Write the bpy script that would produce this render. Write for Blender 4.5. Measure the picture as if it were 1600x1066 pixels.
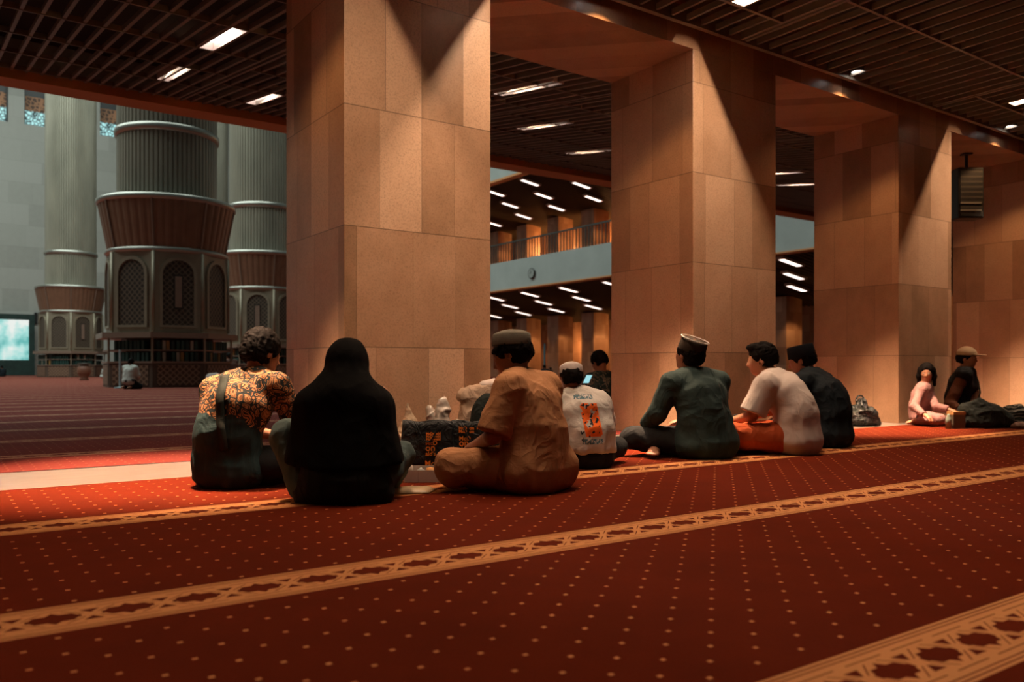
import bpy, bmesh, math, random
import numpy as np
from mathutils import Vector, Matrix

for o in list(bpy.data.objects): bpy.data.objects.remove(o, do_unlink=True)
SC = bpy.context.scene
COL = SC.collection

# ------------------------------------------------------------------ camera
FPX = 1294.0; HZ = 575.0; CAMH = 0.66
ANG = math.radians(35.1); SN, CS = math.sin(ANG), math.cos(ANG)
cam_d = bpy.data.cameras.new('camera'); cam = bpy.data.objects.new('camera', cam_d); COL.objects.link(cam)
cam.location = (0, 0, CAMH); cam.rotation_euler = (math.pi/2, 0, -ANG)
cam_d.sensor_width = 36.0; cam_d.lens = 36.0*FPX/1600.0
cam_d.shift_y = (HZ-533.0)/1600.0
cam_d.clip_start = 0.05; cam_d.clip_end = 400
cam_d.dof.use_dof = True; cam_d.dof.focus_distance = 5.0; cam_d.dof.aperture_fstop = 2.4
SC.camera = cam

# ------------------------------------------------------------------ world, exposure
SC.view_settings.view_transform = 'Standard'; SC.view_settings.look = 'None'
SC.view_settings.gamma = 1.0; SC.view_settings.use_curve_mapping = False
SC.view_settings.exposure = 0.0
w = bpy.data.worlds.new('world'); SC.world = w; w.use_nodes = True
w.node_tree.nodes['Background'].inputs[0].default_value = (0.30, 0.42, 0.42, 1)
w.node_tree.nodes['Background'].inputs[1].default_value = 0.05

# ------------------------------------------------------------------ lights
def light(name, kind, loc, power, color, target=None, size=0.1, size_y=None, spot=None, blend=0.5, rotz=0.0, spread=None):
    l = bpy.data.lights.new(name, kind); l.energy = power; l.color = color
    if kind == 'AREA':
        l.shape = 'RECTANGLE'; l.size = size; l.size_y = size_y or size
        if spread: l.spread = spread
    else:
        l.shadow_soft_size = size
        if kind == 'SPOT': l.spot_size = spot; l.spot_blend = blend
    o = bpy.data.objects.new(name, l); COL.objects.link(o); o.location = loc
    if target is not None:
        o.rotation_euler = (Vector(target)-Vector(loc)).to_track_quat('-Z', 'Y').to_euler()
    else: o.rotation_euler = (0, 0, rotz)
    return o
WARM = (1.0, 0.62, 0.36); TUBE = (1.0, 0.70, 0.48); COOL = (0.88, 1.0, 0.93)
BAYS = [-2.33, 1.24, 4.77, 8.33, 11.9]
# daylight that falls into the domed hall from above
light('dome_daylight', 'AREA', (-4, 48, 34), 25000, COOL, size=44, size_y=50)
# downlights just in front of the arcade, one per bay
for bx in BAYS:
    light('bay_downlight', 'SPOT', (bx, 5.25, 3.84), 4700, (1.0, 0.64, 0.40), target=(bx, 5.42, 0), size=0.05, spot=math.radians(48), blend=0.85)
    light('bay_spill', 'SPOT', (bx, 5.25, 3.85), 60, (1.0, 0.52, 0.22), target=(bx, 5.25, 0), size=0.04, spot=math.radians(116), blend=0.35)
# fluorescent troughs in the ceiling: one strip light each, the housings are built further down
TROUGH_FRONT = [(2.281, 3.625), (3.871, 4.245), (5.851, 4.245), (10.813, 4.165)]
for tx, ty in TROUGH_FRONT:
    light('trough_tube', 'AREA', (tx, ty, 4.004), 82, TUBE, size=0.02, size_y=1.15)
TROUGH_FILL = [(-1.289, 1.7), (2.281, 0.5), (5.851, 0.5), (9.421, 1.7), (2.281, -2.7), (5.851, -2.7), (-1.289, -2.0), (9.421, -2.0), (12.991, 0.5), (-4.859, 2.9)]  # unseen troughs added to light the carpet and people in the foreground
for tx, ty in TROUGH_FILL:
    light('trough_tube', 'AREA', (tx, ty, 3.95), 8.5, TUBE, size=0.12, size_y=1.15, spread=math.radians(100))

# ------------------------------------------------------------------ helpers
def W(px, py, d):
    r = (px-800.0)/FPX*d
    return Vector((SN*d+CS*r, CS*d-SN*r, CAMH+(HZ-py)/FPX*d))
def G(px, py):
    return W(px, py, CAMH*FPX/(py-HZ))
FW = Vector((SN, CS, 0)); RT = Vector((CS, -SN, 0)); UP = Vector((0, 0, 1))
def tag(o, label=None, cat=None, group=None, kind=None):
    if label: o['label'] = label
    if cat: o['category'] = cat
    if group: o['group'] = group
    if kind: o['kind'] = kind
    return o
def empty(name, loc=(0, 0, 0), rz=0.0):
    o = bpy.data.objects.new(name, None); COL.objects.link(o); o.location = loc; o.rotation_euler = (0, 0, rz)
    o.empty_display_size = 0.1
    return o
def meshobj(name, verts, faces, mat, parent=None, smooth=False, loc=None):
    me = bpy.data.meshes.new(name); me.from_pydata([tuple(v) for v in verts], [], [tuple(f) for f in faces]); me.update()
    if smooth: me.polygons.foreach_set('use_smooth', [True]*len(me.polygons))
    o = bpy.data.objects.new(name, me); COL.objects.link(o)
    if mat: me.materials.append(mat)
    if parent: o.parent = parent
    if loc is not None: o.location = loc
    return o
class MB:
    """collects shapes and links them as one mesh object"""
    def __init__(s): s.v = []; s.f = []
    def add(s, vs, fs):
        n = len(s.v); s.v += [tuple(v) for v in vs]; s.f += [tuple(i+n for i in f) for f in fs]; return s
    def box(s, x0, x1, y0, y1, z0, z1):
        vs = [(x, y, z) for x in (x0, x1) for y in (y0, y1) for z in (z0, z1)]
        return s.add(vs, [(0, 1, 3, 2), (4, 6, 7, 5), (0, 4, 5, 1), (2, 3, 7, 6), (0, 2, 6, 4), (1, 5, 7, 3)])
    def hexa(s, b, t):
        return s.add(list(b)+list(t), [(0, 3, 2, 1), (4, 5, 6, 7), (0, 1, 5, 4), (1, 2, 6, 5), (2, 3, 7, 6), (3, 0, 4, 7)])
    def bar(s, a, b, wdt, hgt, up=(0, 0, 1)):
        a = Vector(a); b = Vector(b); d = (b-a).normalized(); sd = d.cross(Vector(up))
        if sd.length < 1e-4: sd = d.cross(Vector((1, 0, 0)))
        sd.normalize(); u = sd.cross(d).normalized(); sd = sd*wdt/2; u = u*hgt/2
        return s.hexa([a-sd-u, a+sd-u, a+sd+u, a-sd+u], [b-sd-u, b+sd-u, b+sd+u, b-sd+u])
    def tube(s, pts, r, n=8, caps=True):
        pts = [Vector(p) for p in pts]; R = r if hasattr(r, '__len__') else [r]*len(pts); rings = []
        pn = None
        for i, p in enumerate(pts):
            t = (pts[min(i+1, len(pts)-1)]-pts[max(i-1, 0)]).normalized()
            if pn is None:
                pn = t.orthogonal().normalized()
            pn = (pn - t*pn.dot(t)).normalized(); bn = t.cross(pn)
            rings.append([p+(pn*math.cos(2*math.pi*k/n)+bn*math.sin(2*math.pi*k/n))*R[i] for k in range(n)])
        vs = [q for rg in rings for q in rg]; fs = []
        for i in range(len(pts)-1):
            for k in range(n):
                fs.append((i*n+k, i*n+(k+1) % n, (i+1)*n+(k+1) % n, (i+1)*n+k))
        if caps: fs += [tuple(range(n))[::-1], tuple(range((len(pts)-1)*n, len(pts)*n))]
        return s.add(vs, fs)
    def lathe(s, prof, n=32, c=(0, 0), flute=None, caps=False):
        vs = []; fs = []
        for r, z in prof:
            for k in range(n):
                a = 2*math.pi*k/n; rr = r*(1+(flute(k) if flute else 0))
                vs.append((c[0]+rr*math.cos(a), c[1]+rr*math.sin(a), z))
        for i in range(len(prof)-1):
            for k in range(n): fs.append((i*n+k, i*n+(k+1) % n, (i+1)*n+(k+1) % n, (i+1)*n+k))
        if caps: fs += [tuple(range(n))[::-1], tuple(range((len(prof)-1)*n, len(prof)*n))]
        return s.add(vs, fs)
    def build(s, name, mat, parent=None, smooth=False, loc=None, bevel=0):
        o = meshobj(name, s.v, s.f, mat, parent, smooth, loc)
        if bevel:
            m = o.modifiers.new('bevel', 'BEVEL'); m.width = bevel; m.segments = 2; m.limit_method = 'ANGLE'
        return o
def copy_tree(o, parent=None):
    c = o.copy(); COL.objects.link(c); c.parent = parent
    for ch in list(o.children): copy_tree(ch, c)
    return c

# ------------------------------------------------------------------ materials
class NT:
    def __init__(s, name):
        s.m = bpy.data.materials.new(name); s.m.use_nodes = True; s.t = s.m.node_tree; s.N = s.t.nodes
        s.b = s.N['Principled BSDF']
    def node(s, ty, **kw):
        n = s.N.new(ty)
        for k, v in kw.items(): setattr(n, k, v)
        return n
    def put(s, sock, v):
        if v is None: return
        if isinstance(v, bpy.types.NodeSocket): s.t.links.new(v, sock)
        elif hasattr(v, '__len__') and len(v) == 3 and sock.type == 'RGBA': sock.default_value = (*v, 1)
        else: sock.default_value = v
    def math(s, op, a, b=None, c=None, clamp=False):
        n = s.node('ShaderNodeMath', operation=op, use_clamp=clamp); s.put(n.inputs[0], a)
        if b is not None: s.put(n.inputs[1], b)
        if c is not None: s.put(n.inputs[2], c)
        return n.outputs[0]
    def mix(s, f, a, b, mode='MIX'):
        n = s.node('ShaderNodeMix', data_type='RGBA', blend_type=mode); s.put(n.inputs[0], f); s.put(n.inputs[6], a); s.put(n.inputs[7], b)
        return n.outputs[2]
    def obj(s): return s.node('ShaderNodeTexCoord').outputs['Object']
    def xyz(s, v):
        n = s.node('ShaderNodeSeparateXYZ'); s.put(n.inputs[0], v); return n.outputs
    def vec(s, x, y, z):
        n = s.node('ShaderNodeCombineXYZ')
        for i, v in enumerate((x, y, z)): s.put(n.inputs[i], v)
        return n.outputs[0]
    def scale(s, v, sc):
        n = s.node('ShaderNodeVectorMath', operation='MULTIPLY'); s.put(n.inputs[0], v); n.inputs[1].default_value = sc; return n.outputs[0]
    def noise(s, v, sc, det=4, rough=.55, dist=0):
        n = s.node('ShaderNodeTexNoise'); s.put(n.inputs['Vector'], v); n.inputs['Scale'].default_value = sc
        n.inputs['Detail'].default_value = det; n.inputs['Roughness'].default_value = rough; n.inputs['Distortion'].default_value = dist
        return n.outputs[0]
    def vor(s, v, sc, feat='F1', dim='3D', rnd=1.0):
        n = s.node('ShaderNodeTexVoronoi', feature=feat, voronoi_dimensions=dim)
        if dim == '1D': s.put(n.inputs['W'], v)
        else: s.put(n.inputs['Vector'], v)
        n.inputs['Scale'].default_value = sc; n.inputs['Randomness'].default_value = rnd
        return n
    def ramp(s, f, stops, interp='LINEAR'):
        n = s.node('ShaderNodeValToRGB'); s.put(n.inputs[0], f); cr = n.color_ramp; cr.interpolation = interp
        while len(cr.elements) < len(stops): cr.elements.new(.5)
        for e, (p, c) in zip(cr.elements, stops): e.position = p; e.color = (*c, 1) if len(c) == 3 else c
        return n.outputs[0]
    def bump(s, h, st, d=.01):
        n = s.node('ShaderNodeBump'); n.inputs['Strength'].default_value = st; n.inputs['Distance'].default_value = d
        s.put(n.inputs['Height'], h); s.t.links.new(n.outputs[0], s.b.inputs['Normal'])
    def done(s, col=None, rough=.6, metal=0.0, spec=None):
        s.put(s.b.inputs['Base Color'], col); s.put(s.b.inputs['Roughness'], rough); s.b.inputs['Metallic'].default_value = metal
        if spec is not None: s.b.inputs['Specular IOR Level'].default_value = spec
        return s.m
def plain(name, col, rough=.6, metal=0, var=.15, nsc=6, bump=0, bsc=40, spec=None):
    m = NT(name); o = m.obj(); n = m.noise(o, nsc)
    c2 = tuple(max(0, c*(1-var)) for c in col); c1 = tuple(min(1, c*(1+var)) for c in col)
    c = m.mix(n, c2, c1)
    if bump: m.bump(m.noise(o, bsc, 6), bump, .004)
    return m.done(c, rough, metal, spec)
def emis(name, col, st):
    m = NT(name); m.put(m.b.inputs['Base Color'], (.02, .02, .02)); m.put(m.b.inputs['Emission Color'], col); m.b.inputs['Emission Strength'].default_value = st
    return m.m
def cloth(name, col, var=.12, wr=.5, wsc=9, rough=.85, weave=True, sheen=.0, spec=.2):
    m = NT(name); o = m.obj()
    n = m.noise(o, 5); c = m.mix(n, tuple(x*(1-var) for x in col), tuple(min(1, x*(1+var)) for x in col))
    r1 = m.math('ABSOLUTE', m.math('SUBTRACT', m.noise(m.scale(o, (1, 1, .7)), wsc*.8, 1.5, .45, 1.6), .5))
    r2 = m.math('ABSOLUTE', m.math('SUBTRACT', m.noise(m.scale(o, (.8, .8, 1.2)), wsc*1.7, 1.5, .45, 1.2), .5))
    h = m.math('ADD', m.math('MULTIPLY', m.math('POWER', r1, .75), -1.2), m.math('MULTIPLY', m.math('POWER', r2, .8), -.25))
    h = m.math('ADD', h, m.math('MULTIPLY', m.noise(o, 160, 2), .05))
    m.bump(h, wr*.7, .03)
    return m.done(c, rough, 0, spec)

def stone(name, c_dark, c_mid, c_light, z0=.81, course=.86, rough=.33, cell=2.6, joint=.004, spec=.5):
    m = NT(name); geo = m.node('ShaderNodeNewGeometry'); x, y, z = m.xyz(geo.outputs['Position'])
    s = m.math('ADD', x, m.math('MULTIPLY', y, 1.0))
    cz = m.math('DIVIDE', m.math('SUBTRACT', z, z0), course); ci = m.math('FLOOR', cz)
    w1 = m.math('ADD', s, m.math('MULTIPLY', ci, 37.31))
    v = m.vor(w1, cell, 'F1', '1D'); ve = m.vor(w1, cell, 'DISTANCE_TO_EDGE', '1D')
    rnd = m.xyz(v.outputs['Color'])[0]
    pos = geo.outputs['Position']
    tone = m.math('ADD', m.math('MULTIPLY', rnd, .62), m.math('MULTIPLY', m.noise(m.scale(pos, (1, 1, .8)), 2.4, 6, .68), .60))
    col = m.ramp(tone, [(.18, c_dark), (.48, c_mid), (.85, c_light)])
    # pitting and small brown flecks
    fl = m.noise(pos, 38, 5, .7); fl = m.math('GREATER_THAN', m.math('ADD', fl, m.math('MULTIPLY', m.noise(pos, 3.0, 2), .35)), .90)
    col = m.mix(m.math('MULTIPLY', fl, .55), col, tuple(c*.35 for c in c_dark))
    veil = m.noise(pos, 70, 4, .7); col = m.mix(m.math('MULTIPLY', m.math('SUBTRACT', veil, .47, clamp=True), 1.6), col, tuple(c*.5 for c in c_dark))
    fz = m.math('FRACT', cz); jz = m.math('LESS_THAN', m.math('MINIMUM', fz, m.math('SUBTRACT', 1.0, fz)), joint/course)
    jv = m.math('LESS_THAN', ve.outputs['Distance'], joint*.5*cell)
    j = m.math('MAXIMUM', jz, jv)
    col = m.mix(m.math('MULTIPLY', j, .6), col, tuple(c*.3 for c in c_dark))
    rg = m.math('ADD', m.math('MULTIPLY', m.noise(pos, 6, 4), .22), rough-.1)
    m.bump(m.noise(pos, 60, 5), .05, .003)
    return m.done(col, rg, 0, spec)

def carpet(name, y0, p, red, gold, flip=1):
    """red prayer carpet: dots in staggered rows, gold border with stars every p metres in Y"""
    m = NT(name); geo = m.node('ShaderNodeNewGeometry'); pos = geo.outputs['Position']; x, y, z = m.xyz(pos)
    A = lambda a: m.math('ABSOLUTE', a)
    def frc(v, per, off=0.0):   # centred fraction in metres
        q = m.math('DIVIDE', m.math('SUBTRACT', v, off), per)
        return m.math('MULTIPLY', m.math('SUBTRACT', q, m.math('ROUND', q)), per)
    v = frc(y, p, y0); av = A(v)
    lt = lambda a, b: m.math('LESS_THAN', a, b); gt = lambda a, b: m.math('GREATER_THAN', a, b)
    mul = lambda a, b: m.math('MULTIPLY', a, b); mx = lambda a, b: m.math('MAXIMUM', a, b); add = lambda a, b: m.math('ADD', a, b)
    # dots
    DX, DY = .1573, .0683
    def dots(ox, oy):
        dx = A(frc(x, DX, ox)); dy = A(frc(y, 2*DY, oy)); return mul(lt(dx, .0066), lt(dy, .0058))
    dt = mx(dots(.02, y0), dots(.02+DX/2, y0+DY)); dt = mul(dt, gt(av, .155))
    # border: cell period in X
    PU = .182
    u = frc(x, PU, .083); au = A(u); ub = m.math('SUBTRACT', PU/2, au)
    band = lt(av, .131)
    def line(a, b): return mul(gt(av, a), lt(av, b))
    dk = mx(line(.1155, .1205), line(.1010, .1055))
    dk = mx(dk, mul(line(.0755, .0795), gt(ub, .022)))
    # star: elongated hexagon plus an upright lozenge
    hexa = mul(lt(av, .033), lt(add(au, mul(av, .55)), .064))
    loz = lt(add(mul(au, 1.35), av), .056)
    wing = mul(lt(av, .012), lt(au, .066))
    star = mx(mx(hexa, loz), wing)
    tri = mul(mul(lt(ub, mul(m.math('SUBTRACT', av, .018), .75)), gt(av, .018)), lt(av, .052))
    # dark hairlines that follow the star
    o1 = add(mul(au, .9), av); hl = mul(mul(gt(o1, .082), lt(o1, .087)), mul(gt(av, .018), lt(av, .062)))
    dk = mx(mx(dk, star), mx(tri, hl))
    gmask = mul(band, m.math('SUBTRACT', 1.0, dk))
    # soft weave of the gold yarn and faint stripes
    gm = mx(gmask, dt)
    n = m.noise(pos, 3.0, 4); n2 = m.noise(pos, 260, 2)
    rc = m.mix(n, tuple(c*.72 for c in red), tuple(c*1.2 for c in red)); rc = m.mix(mul(n2, .35), rc, tuple(c*.35 for c in red))
    gc = m.mix(n2, tuple(c*.72 for c in gold), gold)
    col = m.mix(gm, rc, gc)
    m.bump(m.noise(pos, 330, 2), .25, .004)
    m.b.inputs['Sheen Weight'].default_value = .0
    return m.done(col, .95, 0, .08)
# ================================================================== materials of the building
M = {}
M['stone'] = stone('pillar_stone', (.22, .125, .065), (.43, .255, .15), (.60, .39, .25))
M['stone_far'] = stone('far_stone', (.36, .20, .11), (.50, .29, .17), (.60, .38, .24), rough=.5)
M['hallwall'] = stone('hall_wall_stone', (.31, .315, .285), (.36, .365, .33), (.41, .415, .38), z0=0, course=1.9, rough=.6, cell=.45, joint=.006)
M['concrete'] = plain('gallery_concrete', (.36, .40, .38), .6, var=.2, nsc=.8, bump=.1, bsc=8)
M['marble'] = NT('cream_marble')
_m = M['marble']; _g = _m.node('ShaderNodeNewGeometry').outputs['Position']; _x, _y, _z = _m.xyz(_g)
_f = _m.math('FRACT', _m.math('DIVIDE', _m.math('SUBTRACT', _x, .62), 1.19)); _j = _m.math('LESS_THAN', _f, .006)
_c = _m.ramp(_m.noise(_m.scale(_g, (1, 2.5, 1)), 3, 6, .65, .8), [(.3, (.13, .105, .09)), (.55, (.185, .155, .135)), (.8, (.225, .19, .17))])
_c = _m.mix(_m.math('MULTIPLY', _j, .7), _c, (.2, .13, .09)); M['marble'] = _m.done(_c, .28)
M['slat'] = plain('brown_ceiling_slat', (.21, .185, .145), .5, 0, .15, 3)
M['plenum'] = plain('dark_plenum', (.018, .014, .012), .9)
M['beam'] = plain('orange_brown_edge_beam', (.62, .26, .085), .55, 0, .12, 2)
M['trim'] = plain('dark_ceiling_trim', (.035, .025, .02), .6)
M['housing'] = plain('pale_light_housing', (.62, .50, .44), .5, 0, .05)
M['tube'] = emis('lamp_glow', (1.0, .90, .86), 5.0)
M['tube_off'] = plain('unlit_lamp', (.3, .26, .24), .4)
M['tube_far'] = emis('far_lamp_glow', (1.0, .80, .70), 2.6)
M['steel'] = NT('fluted_steel')
_m = M['steel']; _o = _m.obj(); _n = _m.noise(_m.scale(_o, (1, 1, .25)), 1.2, 3)
M['steel'] = _m.done(_m.mix(_n, (.20, .20, .16), (.47, .44, .35)), .36, .32)
M['steel_ring'] = plain('polished_ring', (.40, .40, .36), .35, .8, .1)
M['bronze'] = plain('brown_basin_metal', (.25, .14, .088), .4, .3, .25, 3)
M['drum'] = plain('olive_bronze_drum', (.30, .26, .19), .45, .4, .2, 3)
def lattice(name, a, b, sc):
    m = NT(name); o = m.obj(); x, y, z = m.xyz(o)
    # diamond mesh on whatever way the panel faces
    s = m.math('MULTIPLY', m.math('ARCTAN2', y, x), 2.0)
    p = m.math('ADD', s, z); q = m.math('SUBTRACT', s, z)
    f1 = m.math('ABSOLUTE', m.math('SUBTRACT', m.math('FRACT', m.math('MULTIPLY', p, sc)), .5))
    f2 = m.math('ABSOLUTE', m.math('SUBTRACT', m.math('FRACT', m.math('MULTIPLY', q, sc)), .5))
    k = m.math('LESS_THAN', m.math('MINIMUM', f1, f2), .13)
    return m.done(m.mix(k, a, b), .5, .2)
M['lattice'] = lattice('drum_lattice', (.035, .028, .022), (.15, .115, .08), 5)
M['lattice_low'] = lattice('cabinet_lattice', (.10, .055, .035), (.30, .19, .125), 5)
M['wood_dark'] = plain('dark_shelf_wood', (.10, .065, .045), .5)
M['ledge'] = plain('worn_ledge', (.27, .19, .145), .4, .3)
M['carpet'] = carpet('red_prayer_carpet', .995, 1.475, (.108, .0105, .0008), (.62, .28, .11))
M['carpet_hall'] = carpet('red_hall_carpet', 7.13, 1.52, (.17, .030, .022), (.46, .25, .16))
M['black'] = plain('black_metal', (.012, .012, .012), .4)

# ================================================================== floor and strip
def quad(name, x0, x1, y0, y1, z, mat, kind='structure'):
    o = meshobj(name, [(x0, y0, z), (x1, y0, z), (x1, y1, z), (x0, y1, z)], [(0, 1, 2, 3)], mat); tag(o, kind=kind); return o
quad('floor', -16, 40, -9, 5.23, 0, M['carpet'])
quad('floor_hall', -60, 40, 6.12, 90, 0, M['carpet_hall'])
tag(MB().box(-16, 40, 5.23, 6.12, -.03, -.004).build('floor_marble_strip', M['marble']), kind='structure')

# ================================================================== arcade
PX0, PW, PITCH, YF, YB = 2.39, 1.24, 3.555, 5.46, 6.62
LINT = 3.70
plabel = {-1: None, 0: 'broad stone pillar nearest the camera, rising behind the woman in the black hijab',
          1: 'stone pillar behind the man in the dark green shirt, second from the left',
          2: 'stone pillar with a black plastic bag at its foot, third from the left',
          3: 'stone pillar at the right edge, behind the man in the cap and the hanging black speaker'}
def pillar(k):
    x = PX0+PITCH*k
    o = MB().box(-PW/2, PW/2, -(YB-YF)/2, (YB-YF)/2, -.02, LINT).build('stone_pillar', M['stone'], loc=(x+PW/2, (YF+YB)/2, 0), bevel=.006)
    tag(o, plabel.get(k) or 'stone pillar beyond the left edge of the arcade', 'pillar')
    return o
for k in (-1, 0, 1, 2, 3, 4):
    o = pillar(k)
    if k in (-1, 4):
        o['label'] = 'stone pillar of the arcade standing past the %s edge of the view' % ('left' if k < 0 else 'right')
tag(MB().box(-16, 40, YF, YB, LINT, 4.55).build('wall_arcade_lintel', M['stone']), kind='structure')

# ================================================================== coffered slat ceilings
def snap(xd, j): return xd+.198*(j+.5)
FZ = 3.88
def front_ceiling():
    m = MB(); b = MB()
    for k in range(-4, 8):
        xd = 2.98+3.57*k
        for s in (-.035, .035): m.box(xd+s-.018, xd+s+.018, -9, 5.36, FZ, FZ+.07)
        for j in range(1, 18):
            xx = xd+.198*j; m.box(xx-.013, xx+.013, -9, 5.36, FZ+.004, FZ+.06)
        y = 4.87 if k % 2 == 0 else 4.25
        while y > -9:
            b.box(xd+.05, xd+3.52, y-.014, y+.014, FZ-.004, FZ+.10); y -= 1.25
    o = m.build('ceiling_front_slats', M['slat']); tag(o, kind='structure')
    b.build('cross_bars', M['slat'], o)
    t = MB().box(-16, 32, 5.35, 5.40, FZ-.02, FZ+.13); tag(t.build('trim_1', M['slat']), kind='structure')
    tag(MB().box(-16, 40, -9, YF, 4.5, 4.6).build('ceiling', M['plenum']), kind='structure')
front_ceiling()
A0, BS = 2.82, .155
def zb(y): return A0+BS*y
YE = 14.1
def back_ceiling():
    m = MB(); b = MB()
    def strip(mb, x0, x1, y0, y1, lo, hi):
        mb.hexa([(x0, y0, zb(y0)+lo), (x1, y0, zb(y0)+lo), (x1, y1, zb(y1)+lo), (x0, y1, zb(y1)+lo)],
                [(x0, y0, zb(y0)+hi), (x1, y0, zb(y0)+hi), (x1, y1, zb(y1)+hi), (x0, y1, zb(y1)+hi)])
    for k in range(-4, 9):
        xd = 3.3+3.5*k
        for s in (-.04, .04): strip(m, xd+s-.018, xd+s+.018, YB, YE, 0, .07)
        for j in range(1, 18): xx = xd+.1944*j; strip(m, xx-.019, xx+.019, YB, YE, .004, .06)
        y = (8.59 if k % 2 else 7.93)-1.32
        while y < YE:
            if y > YB: strip(b, xd+.05, xd+3.45, y-.014, y+.014, -.004, .06)
            y += 1.32
    o = m.build('ceiling_rear_slats', M['slat']); tag(o, kind='structure'); b.build('cross_bars', M['slat'], o)
    r = MB(); r.hexa([(-16, YB, zb(YB)+.5), (40, YB, zb(YB)+.5), (40, YE+.1, zb(YE)+.5), (-16, YE+.1, zb(YE)+.5)],
                     [(-16, YB, zb(YB)+.7), (40, YB, zb(YB)+.7), (40, YE+.1, zb(YE)+.7), (-16, YE+.1, zb(YE)+.7)])
    tag(r.build('ceiling_rear', M['plenum']), kind='structure')
    tag(MB().box(-16, 27.2, YE+.03, YE+.5, 4.90, 5.04).build('trim_2', M['beam']), kind='structure')
    tag(MB().box(-16, 27.2, YE+.05, YE+.5, 5.04, 6.6).build('wall_rear_parapet', M['concrete']), kind='structure')
back_ceiling()

# trough luminaires
def trough(loc, lng, rx, lit=True, gl=None, wd=.168, dp=.175, name='ceiling_light'):
    e = empty(name, loc); e.rotation_euler = (rx, 0, 0)
    h = MB(); w2 = wd/2; l2 = lng/2
    h.box(-w2, -w2+.006, -l2, l2, 0, dp); h.box(w2-.006, w2, -l2, l2, 0, dp)
    h.box(-w2, w2, -l2, -l2+.006, 0, dp); h.box(-w2, w2, l2-.006, l2, 0, dp); h.box(-w2, w2, -l2, l2, dp, dp+.01)
    h.build('housing', M['housing'], e)
    d = MB(); d.tube([(0, -l2+.05, dp-.022), (0, l2-.05, dp-.022)], .018, 10)
    d.build('tube', (gl or M['tube']) if lit else M['tube_off'], e, smooth=True)
    return e
lab_front = {(2.28, 3.62): 'lit trough lamp in the slat ceiling before the broad nearest pillar', }
def front_trough(x, y, lit, label):
    e = trough((x, y, FZ), 1.21, 0, lit); tag(e, label, 'ceiling light'); return e
FT = [(snap(-.59, 14), 3.625, 'lit trough lamp in the front ceiling, left of the nearest pillar'),
      (snap(2.98, 4), 4.245, 'lit trough lamp in the front ceiling just right of the nearest pillar'),
      (snap(2.98, 14), 4.245, 'bright trough lamp cut by the top edge of the view above the second pillar'),
      (snap(10.12, 3), 4.165, 'lit trough lamp in the front ceiling before the third pillar')]
for x, y, lb in FT: front_trough(x, y, True, lb)
for i, (x, y) in enumerate(TROUGH_FILL):
    g = front_trough(x, y, True, 'added unseen trough lamp in the front slat ceiling above and behind the viewer'); g['group'] = 'added fill trough lamps of the front ceiling out of view'
# rear ceiling panels, wide glowing diffusers
RT = RT
def rear_light(x, y, label):
    a = math.atan(BS); e = empty('ceiling_light', (x, y, zb(y)+.0)); e.rotation_euler = (a, 0, 0)
    h = MB(); w2 = .082; l2 = .64; dp = .12
    h.box(-w2, -w2+.006, -l2, l2, 0, dp); h.box(w2-.006, w2, -l2, l2, 0, dp)
    h.box(-w2, w2, -l2, -l2+.006, 0, dp); h.box(-w2, w2, l2-.006, l2, 0, dp); h.box(-w2, w2, -l2, l2, dp, dp+.01)
    h.build('housing', M['housing'], e)
    MB().box(-.07, .07, -l2+.22, l2-.02, dp-.03, dp-.01).build('diffuser', M['tube'], e)
    tag(e, label, 'ceiling light'); return e
RL = [(2.62, 9.25, 'white trough lamp in the rear slat ceiling, nearest the top left'),
      (2.72, 11.9, 'white trough lamp in the rear slat ceiling, just above the orange beam'),
      (4.18, 12.55, 'white trough lamp in the rear slat ceiling beside the nearest pillar'),
      (6.02, 8.25, 'longest white lamp seen between the first two pillars'),
      (7.77, 10.2, 'middle one of three white lamps seen between the first two pillars'),
      (9.9, 11.6, 'white lamp at the second pillar edge above the orange beam'),
      (13.24, 10.1, 'small white lamp between second and third pillars, the left one'),
      (14.8, 10.6, 'small white lamp in the dark slats beside the third pillar')]
for x, y, lb in RL:
    rear_light(x, y, lb)
    light('rear_tube', 'AREA', (x, y, zb(y)+.07), 9, TUBE, size=.1, size_y=.9)
# downlight fittings of the bays
for i, bx in enumerate(BAYS[1:]):
    e = empty('downlight', (bx, 5.25, 3.90))
    MB().lathe([(.075, 0), (.08, .0), (.08, .1), (.02, .12)], 20).build('can', M['black'], e, True)
    MB().lathe([(.0, .012), (.066, .012)], 20).build('lens', emis('downlight_lens', (1, .9, .85), 14), e)
    tag(e, ['round downlight above the bay left of the nearest pillar', 'round downlight above the bay right of the nearest pillar',
            'small bright downlight among the slats above the bay between second and third pillars',
            'small bright downlight among the slats at the far right'][i], 'downlight')

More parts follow.
